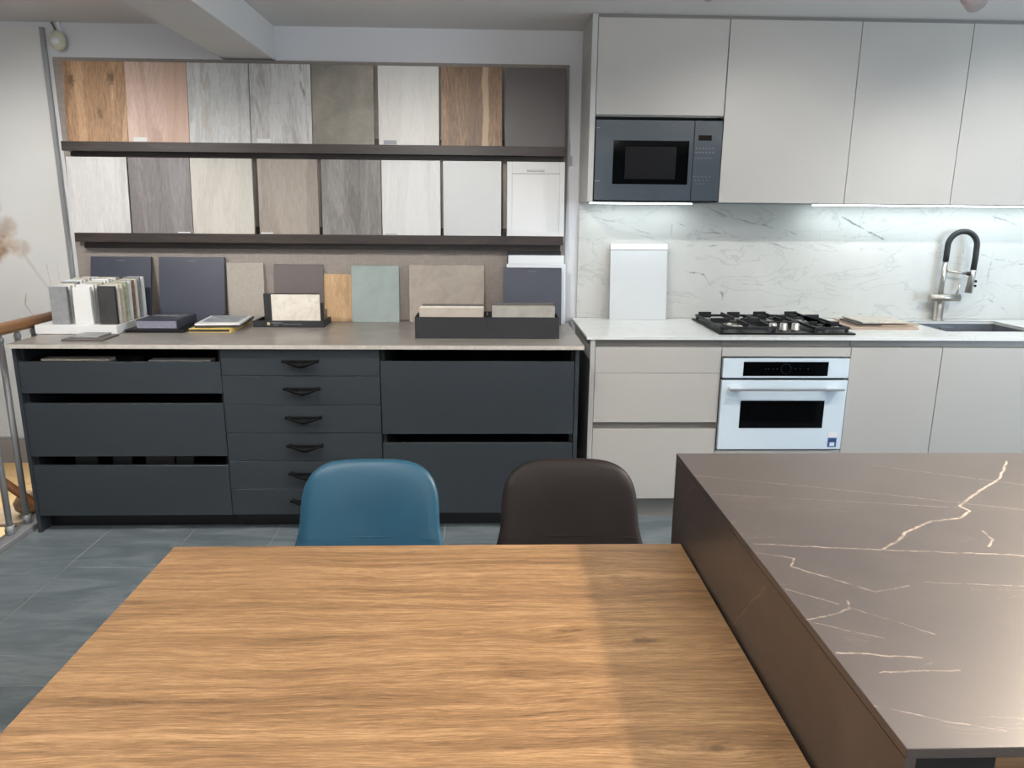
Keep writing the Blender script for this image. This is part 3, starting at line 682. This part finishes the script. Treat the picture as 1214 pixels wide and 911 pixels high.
t = thing('white_catalogue', 'white catalogue with a grey picture cover on top of the yellow book', 'book', (-1.30, 3.69, .904))
bm = B(); box(bm, -.105, .105, -.15, .16, 0, .011, .001)
a = part('binder', bm, M['darkst'], t, loc=(0, 0, 0)); a.location = (0, 0, .0003); a.rotation_euler = (0, 0, .09)
bm = B(); box(bm, -.104, .103, -.149, .13, .0115, .020, .001)
a = part('cover', bm, M['white'], t, loc=(0, 0, 0)); a.location = (0, 0, .0003); a.rotation_euler = (0, 0, .09)
bm = B(); box(bm, -.08, .095, -.10, .12, .0202, .0205)
mpic = stone('printed_landscape', (90, 100, 112), (150, 158, 164), (208, 208, 204), 18, .35)
a = part('picture', bm, mpic, t, 'grey landscape picture'); a.location = (0, .01, .0205); a.rotation_euler = (0, 0, .09)

# flat tiles in front of the stand
solo('flat_tile', bx(-1.868, -1.692, 3.262, 3.42, CT + .0005, .894, bev=.001), M['brown2'], 'brown tile lying flat near the front edge of the worktop', 'sample tile')
solo('flat_tile', bx(-1.845, -1.728, 3.30, 3.425, .8945, .900, bev=.001), M['greyst'], 'small grey tile lying on the brown flat tile', 'sample tile')

# white sample stand with three columns of slabs
t = thing('sample_stand', 'white slotted stand holding rows of upright stone samples', 'sample stand', (-1.902, 3.625, CT))
part('tray', bx(-2.088, -1.716, 3.45, 3.80, CT + .0005, .928, bev=.002), M['white'], t)
colx = [(-2.016, -1.938), (-1.911, -1.831), (-1.798, -1.720)]
front = [(M['greyst'], 'grey quartz slab at the front left of the white stand'), (M['whitetop'], 'white veined slab at the front middle of the white stand'), (M['darkst'], 'black slab at the front right of the white stand')]
rightm = [None, (M['cream'], 'white slab directly behind the black slab'), (M['beigest'], 'beige slab third in the right column of the stand'), (M['greenst'], 'greenish slab fourth in the right column of the stand'), (M['white'], 'white slab fifth in the right column of the stand'),
          (M['brownst'], 'dark brown slab sixth in the right column of the stand'), (M['cream'], 'cream slab seventh in the right column of the stand'), (M['greyst'], 'grey slab eighth in the right column of the stand'), (M['white'], 'tall white slab at the back of the right column')]
cyc = [M['white'], M['whitetop'], M['cream'], M['greyst'], M['white'], M['whitetop'], M['beigest'], M['whitetop']]
for c, (xa, xb) in enumerate(colx):
    for k in range(9):
        y = 3.472 + k * .036; h = 1.103 + (k * .004 if k < 5 else .018 + random.uniform(-.004, .006)) + random.uniform(-.003, .003)
        dx = random.uniform(-.002, .004) if k else 0
        if k == 0: m, lab = front[c]
        elif c == 2: m, lab = rightm[k]
        else: m, lab = cyc[(k + c * 3) % 8], ['stone slab standing behind the grey one in the left column of the stand', 'stone slab standing behind the white one in the middle column of the stand'][c]
        solo('stone_slab', lean(xa + dx, xb + dx, y, y + .004, .9285, h, .016 if k % 3 else .02), m, lab, 'stone sample', 'slabs in the left and middle columns' if (c < 2 and k) else 'slabs in the white stand')

# ------------------------------------------------------------ light kitchen
YB = 3.33; WT = .904
def slab_with_hole(x0, x1, y0, y1, z0, z1, hx0, hx1, hy0, hy1):
    bm = B(); box(bm, x0, hx0, y0, y1, z0, z1); box(bm, hx1, x1, y0, y1, z0, z1); box(bm, hx0, hx1, y0, hy0, z0, z1); box(bm, hx0, hx1, hy1, y1, z0, z1)
    bmesh.ops.remove_doubles(bm, verts=bm.verts, dist=1e-5); return bm
solo('white_worktop', slab_with_hole(.455, 3.72, 3.318, 3.934, .8905, WT, 2.24, 2.72, 3.50, 3.86), M['whitetop'], 'thin white marbled worktop along the light kitchen', 'worktop')
solo('backsplash', bx(.478, 3.72, 3.935, 3.949, WT + .0005, 1.506, bev=.001), M['marble'], 'white grey-veined stone backsplash behind hob and sink', 'backsplash')
def grip(x0, x1, z0, z1, parent): part('grip_channel', bx(x0, x1, YB + .022, YB + .040, z0, z1), M['profile'], parent)
cab = 'light greige base cabinets'
t = thing('base_cabinet', 'greige base cabinet with three handleless drawers left of the oven', 'cabinet', (.78, 3.6, 0), cab)
part('end_panel', bx(.474, .4955, YB - .001, 3.93, 0, .890), M['greige_side'], t)
part('carcass', bx(.4985, 1.084, YB + .042, 3.92, .10, .889), M['greige_side'], t)
for z0, z1 in ((.733, .853), (.494, .7315), (.111, .460)): part('drawer', bx(.498, 1.0835, YB, YB + .02, z0, z1, bev=.001), M['greige'], t)
grip(.4985, 1.084, .8545, .8895, t); grip(.4985, 1.084, .4615, .4925, t)
part('plinth', bx(.4985, 1.0865, YB + .05, YB + .066, 0, .0995), M['profile'], t)
t = thing('oven_housing', 'greige cabinet housing the white oven under the hob', 'cabinet', (1.39, 3.6, 0), cab)
bm = B(); box(bm, 1.0875, 1.0935, YB + .022, 3.92, .10, .853); box(bm, 1.6865, 1.692, YB + .022, 3.92, .10, .853); box(bm, 1.0935, 1.6865, YB + .022, 3.92, .10, .32); box(bm, 1.0935, 1.6865, 3.9, 3.92, .32, .853)
part('carcass', bm, M['greige_side'], t)
part('top_filler', bx(1.087, 1.692, YB, YB + .02, .811, .853, bev=.001), M['greige'], t)
part('lower_panel', bx(1.087, 1.692, YB, YB + .02, .111, .353, bev=.001), M['greige'], t)
grip(1.087, 1.692, .8545, .8895, t)
part('plinth', bx(1.087, 1.692, YB + .05, YB + .066, 0, .0995), M['profile'], t)
for i, (xa, xb, lab) in enumerate([(1.695, 2.125, 'greige base cabinet door right of the oven'), (2.128, 2.66, 'greige base cabinet door below the sink, at the right edge of view'), (2.663, 3.19, 'greige base cabinet beyond the right edge, past the sink unit')]):
    t = thing('base_cabinet', lab, 'cabinet', ((xa + xb) / 2, 3.6, 0), cab)
    part('door', bx(xa, xb - .0005, YB, YB + .02, .111, .853, bev=.001), M['greige'], t)
    part('carcass', bx(xa, xb, YB + .042, 3.92, .10, .70), M['greige_side'], t)
    grip(xa, xb + .002, .8545, .8895, t)
    part('plinth', bx(xa, xb + .002, YB + .05, YB + .066, 0, .0995), M['profile'], t)

# oven
t = thing('oven', 'compact white glass built-in oven with bar handle', 'oven', (1.39, 3.5, .36))
part('body', bx(1.10, 1.68, YB + .015, 3.84, .365, .80), M['black'], t)
cp = part('control_panel', bx(1.0925, 1.687, YB - .012, YB + .012, .712, .804, bev=.0015), M['glasswhite'], t)
dp = part('display', bx(1.188, 1.587, YB - .0135, YB - .0122, .722, .789), M['display'], cp, 'black touch display')
bm = B()
for k in range(36):
    a0, a1 = 2 * math.pi * k / 36, 2 * math.pi * (k + 1) / 36
    vs = [bm.verts.new((1.388 + rr * math.cos(a), YB - .0138, .756 + rr * math.sin(a))) for rr, a in ((.0235, a0), (.0225, a0), (.0225, a1), (.0235, a1))]; bm.faces.new(vs)
for xx in (1.29, 1.305, 1.325, 1.345, 1.43, 1.452, 1.49): box(bm, xx, xx + .005, YB - .0139, YB - .0137, .754, .757)
part('touch_marks', bm, plain('dim_marks', (44, 46, 48), .5), cp)['kind'] = 'stuff'
dr = part('door', bx(1.0925, 1.687, YB - .012, YB + .012, .363, .700, bev=.0015), M['glasswhite'], t)
part('window', bx(1.188, 1.587, YB - .0132, YB - .0122, .469, .603), M['glassblack'], dr, 'dark glass oven window')
h = part('handle', bx(1.117, 1.655, YB - .062, YB - .050, .660, .671, bev=.003, seg=2), M['alu'], t, 'slim silver-white bar handle')
part('mount', bx(1.125, 1.185, YB - .050, YB - .0125, .660, .669, bev=.001), M['whitegloss'], h); part('mount', bx(1.585, 1.645, YB - .050, YB - .0125, .660, .669, bev=.001), M['whitegloss'], h)
text('lettering', 'BALAY', .010, (1.386, YB - .0625, .6625), M['printw'], h, align='CENTER')
st = part('sticker', bx(1.622, 1.664, YB - .0135, YB - .0122, .376, .449), M['label'], t, 'blue and white energy sticker')
MB = plain('sticker_blue', (44, 88, 160), .5)
part('blue_band', bx(1.622, 1.664, YB - .0142, YB - .0136, .376, .421), MB, st)
bm = B(); box(bm, 1.632, 1.655, YB - .0147, YB - .0143, .380, .398); part('white_square', bm, M['label'], st)
bm = B(); box(bm, 1.626, 1.660, YB - .0147, YB - .0143, .403, .409); box(bm, 1.630, 1.656, YB - .0147, YB - .0143, .412, .417); part('print_lines', bm, M['navy'], st)['kind'] = 'stuff'

# hob
HZ = WT + .0005
t = thing('gas_hob', 'black glass gas hob with cast iron grates and steel knobs on the white worktop', 'hob', (1.41, 3.63, WT))
part('glass_plate', bx(1.085, 1.735, 3.385, 3.875, HZ, HZ + .008, bev=.003, seg=2), plain('hob_glass', (9, 9, 10), .28, spec=.12), t)
def burner(x, y, r_, parent):
    b = part('burner', lathe(B(), (x, y, HZ + .0085), [(r_, 0), (r_, .006), (r_ * .86, .010), (r_ * .82, .017)]), M['steel'], parent, 'steel burner ring')
    part('burner_cap', lathe(B(), (x, y, HZ + .0257), [(r_ * .74, 0), (r_ * .74, .005), (r_ * .6, .008)]), M['iron'], b)
burner(1.235, 3.62, .058, t); burner(1.47, 3.73, .036, t); burner(1.61, 3.75, .042, t); burner(1.61, 3.50, .030, t)
def grate(x0, x1, y0, y1, fingers, parent):
    z0, z1 = HZ + .0085, HZ + .032
    bm = B()
    for (a, b, c, e) in [(x0, x1, y0, y0 + .011), (x0, x1, y1 - .011, y1), (x0, x0 + .011, y0 + .011, y1 - .011), (x1 - .011, x1, y0 + .011, y1 - .011)]: box(bm, a, b, c, e, z1 - .012, z1, .002)
    for xx in (x0 + .004, x1 - .016):
        for yy in (y0 + .004, y1 - .016): box(bm, xx, xx + .012, yy, yy + .012, z0, z1 - .0125)
    gr = part('pan_grate', bm, M['iron'], parent)
    for (cx_, cy_) in fingers:
        for k in range(4):
            a = math.pi / 2 * k
            dx, dy = math.cos(a), math.sin(a)
            ex = (x1 - .011 if dx > .5 else x0 + .011 if dx < -.5 else cx_); ey = (y1 - .011 if dy > .5 else y0 + .011 if dy < -.5 else cy_)
            if abs(dx) > .5: L = sorted((cx_ + dx * .028, ex)); ob = bx(L[0], L[1], cy_ - .004, cy_ + .004, z1 - .010, z1 + .014, bev=.002)
            else: L = sorted((cy_ + dy * .028, ey)); ob = bx(cx_ - .004, cx_ + .004, L[0], L[1], z1 - .010, z1 + .014, bev=.002)
            part('finger', ob, M['iron'], gr)
grate(1.10, 1.37, 3.42, 3.86, [(1.235, 3.62)], t)
grate(1.375, 1.545, 3.60, 3.86, [(1.46, 3.73)], t)
grate(1.55, 1.72, 3.42, 3.86, [(1.63, 3.75), (1.63, 3.51)], t)
for xx, yy in ((1.135, 3.80), (1.285, 3.80), (1.43, 3.82), (1.60, 3.83), (1.665, 3.71)):
    part('finger', bx(xx - .033, xx + .033, yy, yy + .009, HZ + .0215, HZ + .052, bev=.002), M['iron'], t)
for xx in (1.358 + .01, 1.42, 1.478): 
    kb = part('knob', lathe(B(), (xx + .002, 3.475, HZ + .0085), [(.020, 0), (.020, .004), (.0175, .005), (.017, .032), (.014, .034)]), M['steel'], t, 'brushed steel knob')

# sink and tap
t = thing('sink', 'stainless steel undermount basin set into the white worktop', 'sink', (2.48, 3.68, .72))
bm = B(); x0, x1, y0, y1, zb, zt = 2.24, 2.72, 3.50, 3.86, .72, .8895
box(bm, x0, x1, y0, y1, zb - .004, zb); box(bm, x0 - .004, x0 + .002, y0, y1, zb, zt); box(bm, x1 - .002, x1 + .004, y0, y1, zb, zt); box(bm, x0, x1, y0 - .004, y0 + .002, zb, zt); box(bm, x0, x1, y1 - .002, y1 + .004, zb, zt)
part('basin', bm, M['sinksteel'], t)
part('rim', slab_with_hole(x0 - .002, x1 + .002, y0 - .002, y1 + .002, .9042, .9052, x0 + .003, x1 - .003, y0 + .003, y1 - .003), M['steel'], t)
part('overflow', bx(2.43, 2.50, y1 - .0065, y1 - .0025, .850, .874, bev=.003, seg=2), M['sinksteel'], t)
part('drain', lathe(B(), (2.48, 3.70, zb + .0005), [(.045, 0), (.045, .003), (.03, .004)]), M['steel'], t)
fx, fy = 2.432, 3.897
t = thing('kitchen_tap', 'steel pull-down tap with black hose arch behind the sink', 'tap', (fx, fy, WT))
part('body', lathe(B(), (fx, fy, WT + .0005), [(.031, 0), (.031, .004), (.026, .005), (.026, .135), (.022, .138), (.0, .138)][:-1]), M['steel'], t)
part('riser', cyl(B(), (fx, fy, WT + .139), (fx + .003, fy, 1.218), .0125), M['steel'], t)
part('mixer_barrel', cyl(B(), (fx - .078, fy - .035, 1.028), (fx + .082, fy - .035, 1.030), .0195, n=24), M['steel'], t)
part('barrel_stub', cyl(B(), (fx, fy - .034, 1.029), (fx, fy - .002, 1.029), .017), M['steel'], t)
part('lever', tube(B(), [(fx + .066, fy - .035, 1.048), (fx + .072, fy - .036, 1.075), (fx + .078, fy - .037, 1.108)], [.006, .005, .005], 10), M['steel'], t)
pts = []
for k in range(25):
    a = math.pi * k / 24
    pts.append((fx + .003 + .0705 - .0705 * math.cos(a), fy - .002 * k / 2, 1.305 + .07 * math.sin(a)))
pts = [(fx + .003, fy, 1.219), (fx + .003, fy, 1.26)] + pts + [(fx + .144, fy - .026, 1.24), (fx + .141, fy - .028, 1.176)]
hs = part('hose', tube(B(), pts, .0145, 16), M['rubber'], t, 'black flexible hose arch')
part('spray_head', tube(B(), [(fx + .141, fy - .028, 1.175), (fx + .139, fy - .028, 1.150), (fx + .132, fy - .028, 1.055)], [.0155, .016, .0185], 18), M['steel'], t)
for zz in (1.118, 1.094):
    bm = B(); bmesh.ops.create_uvsphere(bm, u_segments=12, v_segments=8, radius=.007, matrix=Matrix.Translation((fx + .153, fy - .045, zz)))
    part('spray_button', bm, M['black'], t)
part('holder_arm', cyl(B(), (fx + .012, fy - .008, 1.168), (fx + .122, fy - .022, 1.155), .0065), M['steel'], t)
part('holder_ring', cyl(B(), (fx + .1225, fy - .026, 1.147), (fx + .1225, fy - .026, 1.166), .0105), M['black'], t)

# white door sample leaning on the backsplash
t = thing('white_door_sample', 'white door sample with bright top strip leaning on the backsplash', 'sample door', (.795, 3.86, WT))
part('board', lean(.644, .944, 3.855, 3.905, WT + .0005, 1.266, .018), plain('satin_white_board', (196, 199, 200), .5, var=.01), t)
part('top_strip', lean(.644, .944, 3.9032, 3.909, 1.2685, 1.297, .018), M['whitegloss'], t, 'glossy white top strip')

# boards lying beside the hob
MW = wood('board_wood', (160, 138, 118), (180, 158, 138), (196, 176, 158), 0, 44, .5)
solo('wooden_board', bx(1.795, 2.135, 3.555, 3.80, WT + .0005, .914, bev=.001), MW, 'light wooden board lying flat between hob and sink', 'board')
solo('wooden_board', bx(1.835, 2.16, 3.60, 3.84, .9145, .9215, bev=.001), MW, 'second thin wooden board stacked under the pale tile', 'board')
solo('black_tile', bx(1.84, 1.97, 3.59, 3.78, .922, .9275), M['black'], 'black tile peeking out under the pale grey tile by the hob', 'sample tile')
solo('pale_tile', bx(1.87, 2.11, 3.60, 3.82, .928, .935, bev=.001), M['beigest'], 'pale grey tile on top of the stacked boards by the hob', 'sample tile')

# upper cabinets
YU = 3.60; UT = 2.314
ug = 'light greige wall cabinets'
solo('top_filler_strip', bx(.497, 3.7, YU + .012, YU + .03, UT + .002, 2.3295), M['profile'], 'thin dark grey filler strip above the wall cabinets', 'trim strip')
solo('side_panel', bx(.4735, .4985, YU - .001, 3.948, 1.5065, 2.3285), M['greige_side'], 'greige side panel at the left end of the wall cabinets', 'cabinet panel')
t = thing('wall_cabinet', 'greige wall cabinet with lift-up door above the microwave', 'cabinet', (.80, 3.78, 1.895), ug)
part('door', bx(.501, 1.0985, YU, YU + .02, 1.898, UT, bev=.001), M['greige'], t)
part('carcass', bx(.500, 1.0995, YU + .022, 3.945, 1.893, UT), M['greige_side'], t)
t = thing('microwave_niche', 'greige niche cabinet surrounding the built-in microwave', 'cabinet', (.80, 3.78, 1.507), ug)
bm = B(); box(bm, .500, .5025, YU + .004, 3.945, 1.5075, 1.8925); box(bm, 1.097, 1.0995, YU + .004, 3.945, 1.5075, 1.8925); box(bm, .5025, 1.097, 3.925, 3.945, 1.5075, 1.8925); box(bm, .5025, 1.097, YU + .03, 3.925, 1.5075, 1.5125)
part('carcass', bm, M['slate_in'], t)
for xa, xb, lab in [(1.1025, 1.709, 'tall greige wall cabinet right of the microwave, above the hob'), (1.7115, 2.2285, 'greige wall cabinet second right of the microwave, left of the tap'), (2.231, 2.84, 'greige wall cabinet above the tap at the right edge'), (2.8425, 3.45, 'greige wall cabinet beyond the right edge of view')]:
    t = thing('wall_cabinet', lab, 'cabinet', ((xa + xb) / 2, 3.78, 1.507), ug)
    part('door', bx(xa, xb, YU, YU + .02, 1.5075, UT, bev=.001), M['greige'], t)
    part('carcass', bx(xa, xb, YU + .022, 3.933, 1.515, UT), M['greige_side'], t)
solo('led_strip', bx(.517, 1.037, 3.824, 3.836, 1.499, 1.5055), M['led'], 'bright white LED strip under the microwave', 'light')
solo('led_strip', bx(1.66, 3.06, 3.824, 3.836, 1.499, 1.5055), M['led'], 'long bright white LED strip under the right wall cabinets', 'light')

# microwave
t = thing('microwave', 'built-in smoke grey glass microwave in the wall units', 'microwave', (.80, 3.75, 1.513))
part('body', bx(.51, 1.09, YU + .014, 3.91, 1.5135, 1.878), M['black'], t)
dr = part('door', bx(.5035, .9645, YU - .006, YU + .013, 1.5135, 1.8755, bev=.0015), M['glassgrey'], t)
part('window', bx(.588, .944, YU - .0072, YU - .0062, 1.588, 1.785), M['glassblack'], dr, 'black microwave window')
part('inner_screen', bx(.645, .885, YU - .0078, YU - .0073, 1.612, 1.758), plain('perforated_screen', (16, 17, 20), .4, spec=.1), dr)
bm = B()
for k in range(24):
    a0, a1 = 2 * math.pi * k / 24, 2 * math.pi * (k + 1) / 24
    vs = [bm.verts.new((.789 + rr * math.cos(a), YU - .0065, 1.556 + rr * math.sin(a))) for rr, a in ((.011, a0), (.008, a0), (.008, a1), (.011, a1))]; bm.faces.new(vs)
box(bm, .787, .791, YU - .0067, YU - .0063, 1.549, 1.563); box(bm, .776, .802, YU - .0067, YU - .0063, 1.538, 1.540)
part('emblem', bm, plain('emblem_dark', (40, 44, 48), .4), dr)
bm = B(); box(bm, .506, .522, YU - .0068, YU - .0062, 1.838, 1.840); box(bm, .506, .530, YU - .0068, YU - .0062, 1.600, 1.602); part('hinge_mark', bm, M['print_grey'], dr)['kind'] = 'stuff'
pn = part('control_panel', bx(.9665, 1.0965, YU - .006, YU + .013, 1.5135, 1.8755, bev=.0015), M['glassgrey'], t)
part('display', bx(.986, 1.048, YU - .0072, YU - .0062, 1.788, 1.812), M['display'], pn)
bm = B()
for rr_ in range(2):
    for c in range(6): box(bm, .975 + c * .016, .983 + c * .016, YU - .0069, YU - .0062, 1.750 - rr_ * .018, 1.755 - rr_ * .018)
box(bm, .975, 1.058, YU - .0069, YU - .0062, 1.7075, 1.7095)
for rr_ in range(3):
    for c in range(5 - rr_): box(bm, .975 + c * .018 + rr_ * .006, .981 + c * .018 + rr_ * .006, YU - .0069, YU - .0062, 1.622 - rr_ * .016, 1.626 - rr_ * .016)
part('button_marks', bm, M['print_dim'], pn)['kind'] = 'stuff'

# ceiling spots
ZS = 2.137
MS = plain('spot_body', (176, 160, 156), .35, .3)
for sx, sy, zb in ((1.63, 2.68, ZS), (.71, 2.68, ZS + .018)):
    t = thing('ceiling_spotlight', 'grey cylindrical spotlight hanging from the ceiling ' + ('above the wall cabinets at the right' if sx > 1 else 'above the microwave, just cut by the frame'), 'spotlight', (sx, sy, zb))
    part('stem', cyl(B(), (sx, sy, zb + .08), (sx, sy, 2.3295), .008), MS, t)
    part('head', tube(B(), [(sx + .05, sy + .04, zb + .035), (sx - .045, sy - .03, zb + .075)], .036, 24), MS, t)
for x, y, p in UP:  # housings and cords made up to go with the added uplights
    t = thing('fill_uplight_housing', 'slim white housing of an added out-of-view fill uplight above ' + ('the table' if x < 0 and y > 0 else 'the island' if y > 0 else 'the area behind the viewer'), 'light', (x, y, 2.02))
    part('housing', bx(x - .67, x + .67, y - .04, y + .04, 2.02, 2.052, bev=.003), M['white'], t)
    part('cord', cyl(B(), (x - .6, y, 2.0525), (x - .6, y, 2.3295), .002, n=8), M['alu'], t); part('cord', cyl(B(), (x + .6, y, 2.0525), (x + .6, y, 2.3295), .002, n=8), M['alu'], t)
for x, y, p in DOWN:
    solo('downlight', lathe(B(), (x, y, 2.321), [(.05, 0), (.05, .008)]), M['led'], 'round recessed ceiling downlight above ' + ('the stair railing' if x < -1 else 'the blue chair' if x < 1 else 'the hob' if x < 2 else 'the sink'), 'light', 'ceiling downlights')

# ------------------------------------------------------------ island
IZ = .918
t = thing('island', 'dark brown veined ceramic island counter at the right foreground', 'kitchen island', (1.4, 1.13, 0))
part('worktop', bx(.437, 2.35, .648, 1.612, IZ - .012, IZ, bev=.0008), M['island'], t)
part('side_panel', bx(.437, .449, .649, 1.611, 0, IZ - .0125), M['island'], t)
part('back_panel', bx(.4495, 2.35, 1.599, 1.611, 0, IZ - .0125), M['island'], t)
part('core', bx(.56, 2.3, .80, 1.58, .02, IZ - .02), M['black'], t)
part('recess_panel', bx(.4495, .56, .68, .692, .0, IZ - .013), M['slate_in'], t)
part('drawer_front', bx(.562, 1.1, .70, .72, .3, IZ - .02), wood('inner_oak', (110, 84, 56), (136, 108, 76), (150, 122, 90), 0, 51, .5), t, 'brown wooden drawer front')
part('crossrail', bx(.4495, 2.3, .66, .678, IZ - .022, IZ - .0125), M['black'], t)

# ------------------------------------------------------------ table
t = thing('dining_table', 'large oak-topped dining table in the foreground against the island', 'table', (-.124, .88, 0))
part('tabletop', bx(-.682, .4325, .22, 1.512, .712, .74, bev=.0012), M['oak'], t)
for lx in (-.66, .37):
    for ly in (.25, 1.18): part('leg', bx(lx, lx + .06, ly, ly + .06, 0, .7115, bev=.003), M['oak'], t)
part('apron', bx(-.60, .37, 1.20, 1.22, .66, .7115), M['oak'], t); part('apron', bx(-.60, .37, .265, .285, .66, .7115), M['oak'], t)

# ------------------------------------------------------------ chairs
def chair(cx, mat, lab):
    t = thing('dining_chair', lab, 'chair', (cx, 1.78, 0), 'upholstered chairs behind the table')
    def smoothpart(name, bm, lv=1):
        for q in bm.faces: q.smooth = True
        o = part(name, bm, mat, t)
        m = o.modifiers.new('sub', 'SUBSURF'); m.levels = lv; m.render_levels = lv
    # backrest: rounded outline (concentric rings), front and back skins joined by a padded rim
    zc = .60
    def outline(a):
        # superellipse dome above zc, gently widening skirt below
        c_, s_ = math.cos(a), math.sin(a); e = 2 / 3.7
        x = math.copysign(abs(c_) ** e, c_); z = math.copysign(abs(s_) ** e, s_)
        if z >= 0: return .193 * x, zc + .186 * z
        return (.193 + .055 * min(1, -z * 1.1)) * x * (1 - .12 * max(0, -z) ** 4), zc + .165 * z
    N = 56; bm = B()
    def yb(x, z):
        s_ = (z - .44) / .34
        return 1.865 + .095 * s_ - .75 * x * x * (1 - .6 * s_)
    def ring(k, off):
        r = []
        for i in range(N):
            x, z = outline(2 * math.pi * i / N); x *= k; z = zc + (z - zc) * k
            r.append(bm.verts.new((cx + x, yb(x, z) + off, z)))
        return r
    front = [ring(k, o) for k, o in ((.25, -.014), (.55, -.015), (.75, -.0145), (.87, -.012), (.955, -.005))]
    back = [ring(k, o) for k, o in ((1.0, .006), (.98, .014), (.9, .018), (.55, .018), (.25, .018))]
    seq = front + back
    for a, b in zip(seq, seq[1:]):
        for i in range(N): bm.faces.new((a[i], a[(i + 1) % N], b[(i + 1) % N], b[i]))
    for rr, sgn in ((seq[0], -.012), (seq[-1], .018)):
        c0 = bm.verts.new((cx, yb(0, zc) + sgn, zc))
        for i in range(N): bm.faces.new((rr[i], rr[(i + 1) % N], c0))
    smoothpart('backrest', bm)
    # seam across the lower backrest
    tb = B(); tube(tb, [(cx - .19 + .38 * k / 16, yb(-.19 + .38 * k / 16, .585) - .0138, .585) for k in range(17)], .0014, 6)
    part('seam', tb, mat, t)
    # seat cushion
    bm = B(); rings = []
    for k, z in ((.3, .466), (.7, .468), (.93, .464), (1., .448), (.95, .430), (.6, .4265), (.2, .4265)):
        rr = []
        for i in range(40):
            a = 2 * math.pi * i / 40; c_, s_ = math.cos(a), math.sin(a)
            rr.append(bm.verts.new((cx + .2 * k * math.copysign(abs(c_) ** .65, c_), 1.635 + .205 * k * math.copysign(abs(s_) ** .65, s_), z)))
        rings.append(rr)
    for a, b in zip(rings, rings[1:]):
        for i in range(40): bm.faces.new((a[i], a[(i + 1) % 40], b[(i + 1) % 40], b[i]))
    bm.faces.new(rings[0]); bm.faces.new(rings[-1][::-1])
    smoothpart('seat', bm)
    for sx in (-1, 1):
        for y0, y1 in ((1.50, 1.44), (1.76, 1.86)):
            part('leg', tube(B(), [(cx + sx * .14, y0, .412), (cx + sx * .185, y1, .0)], [.012, .009], 12), M['legmetal'], t)
    part('under_frame', bx(cx - .15, cx + .15, 1.49, 1.77, .3995, .4115), M['legmetal'], t)
chair(-.322, M['teal'], 'teal blue leatherette chair with rounded backrest behind the table')
chair(.229, M['brownleather'], 'dark brown leatherette chair with rounded backrest next to the island')
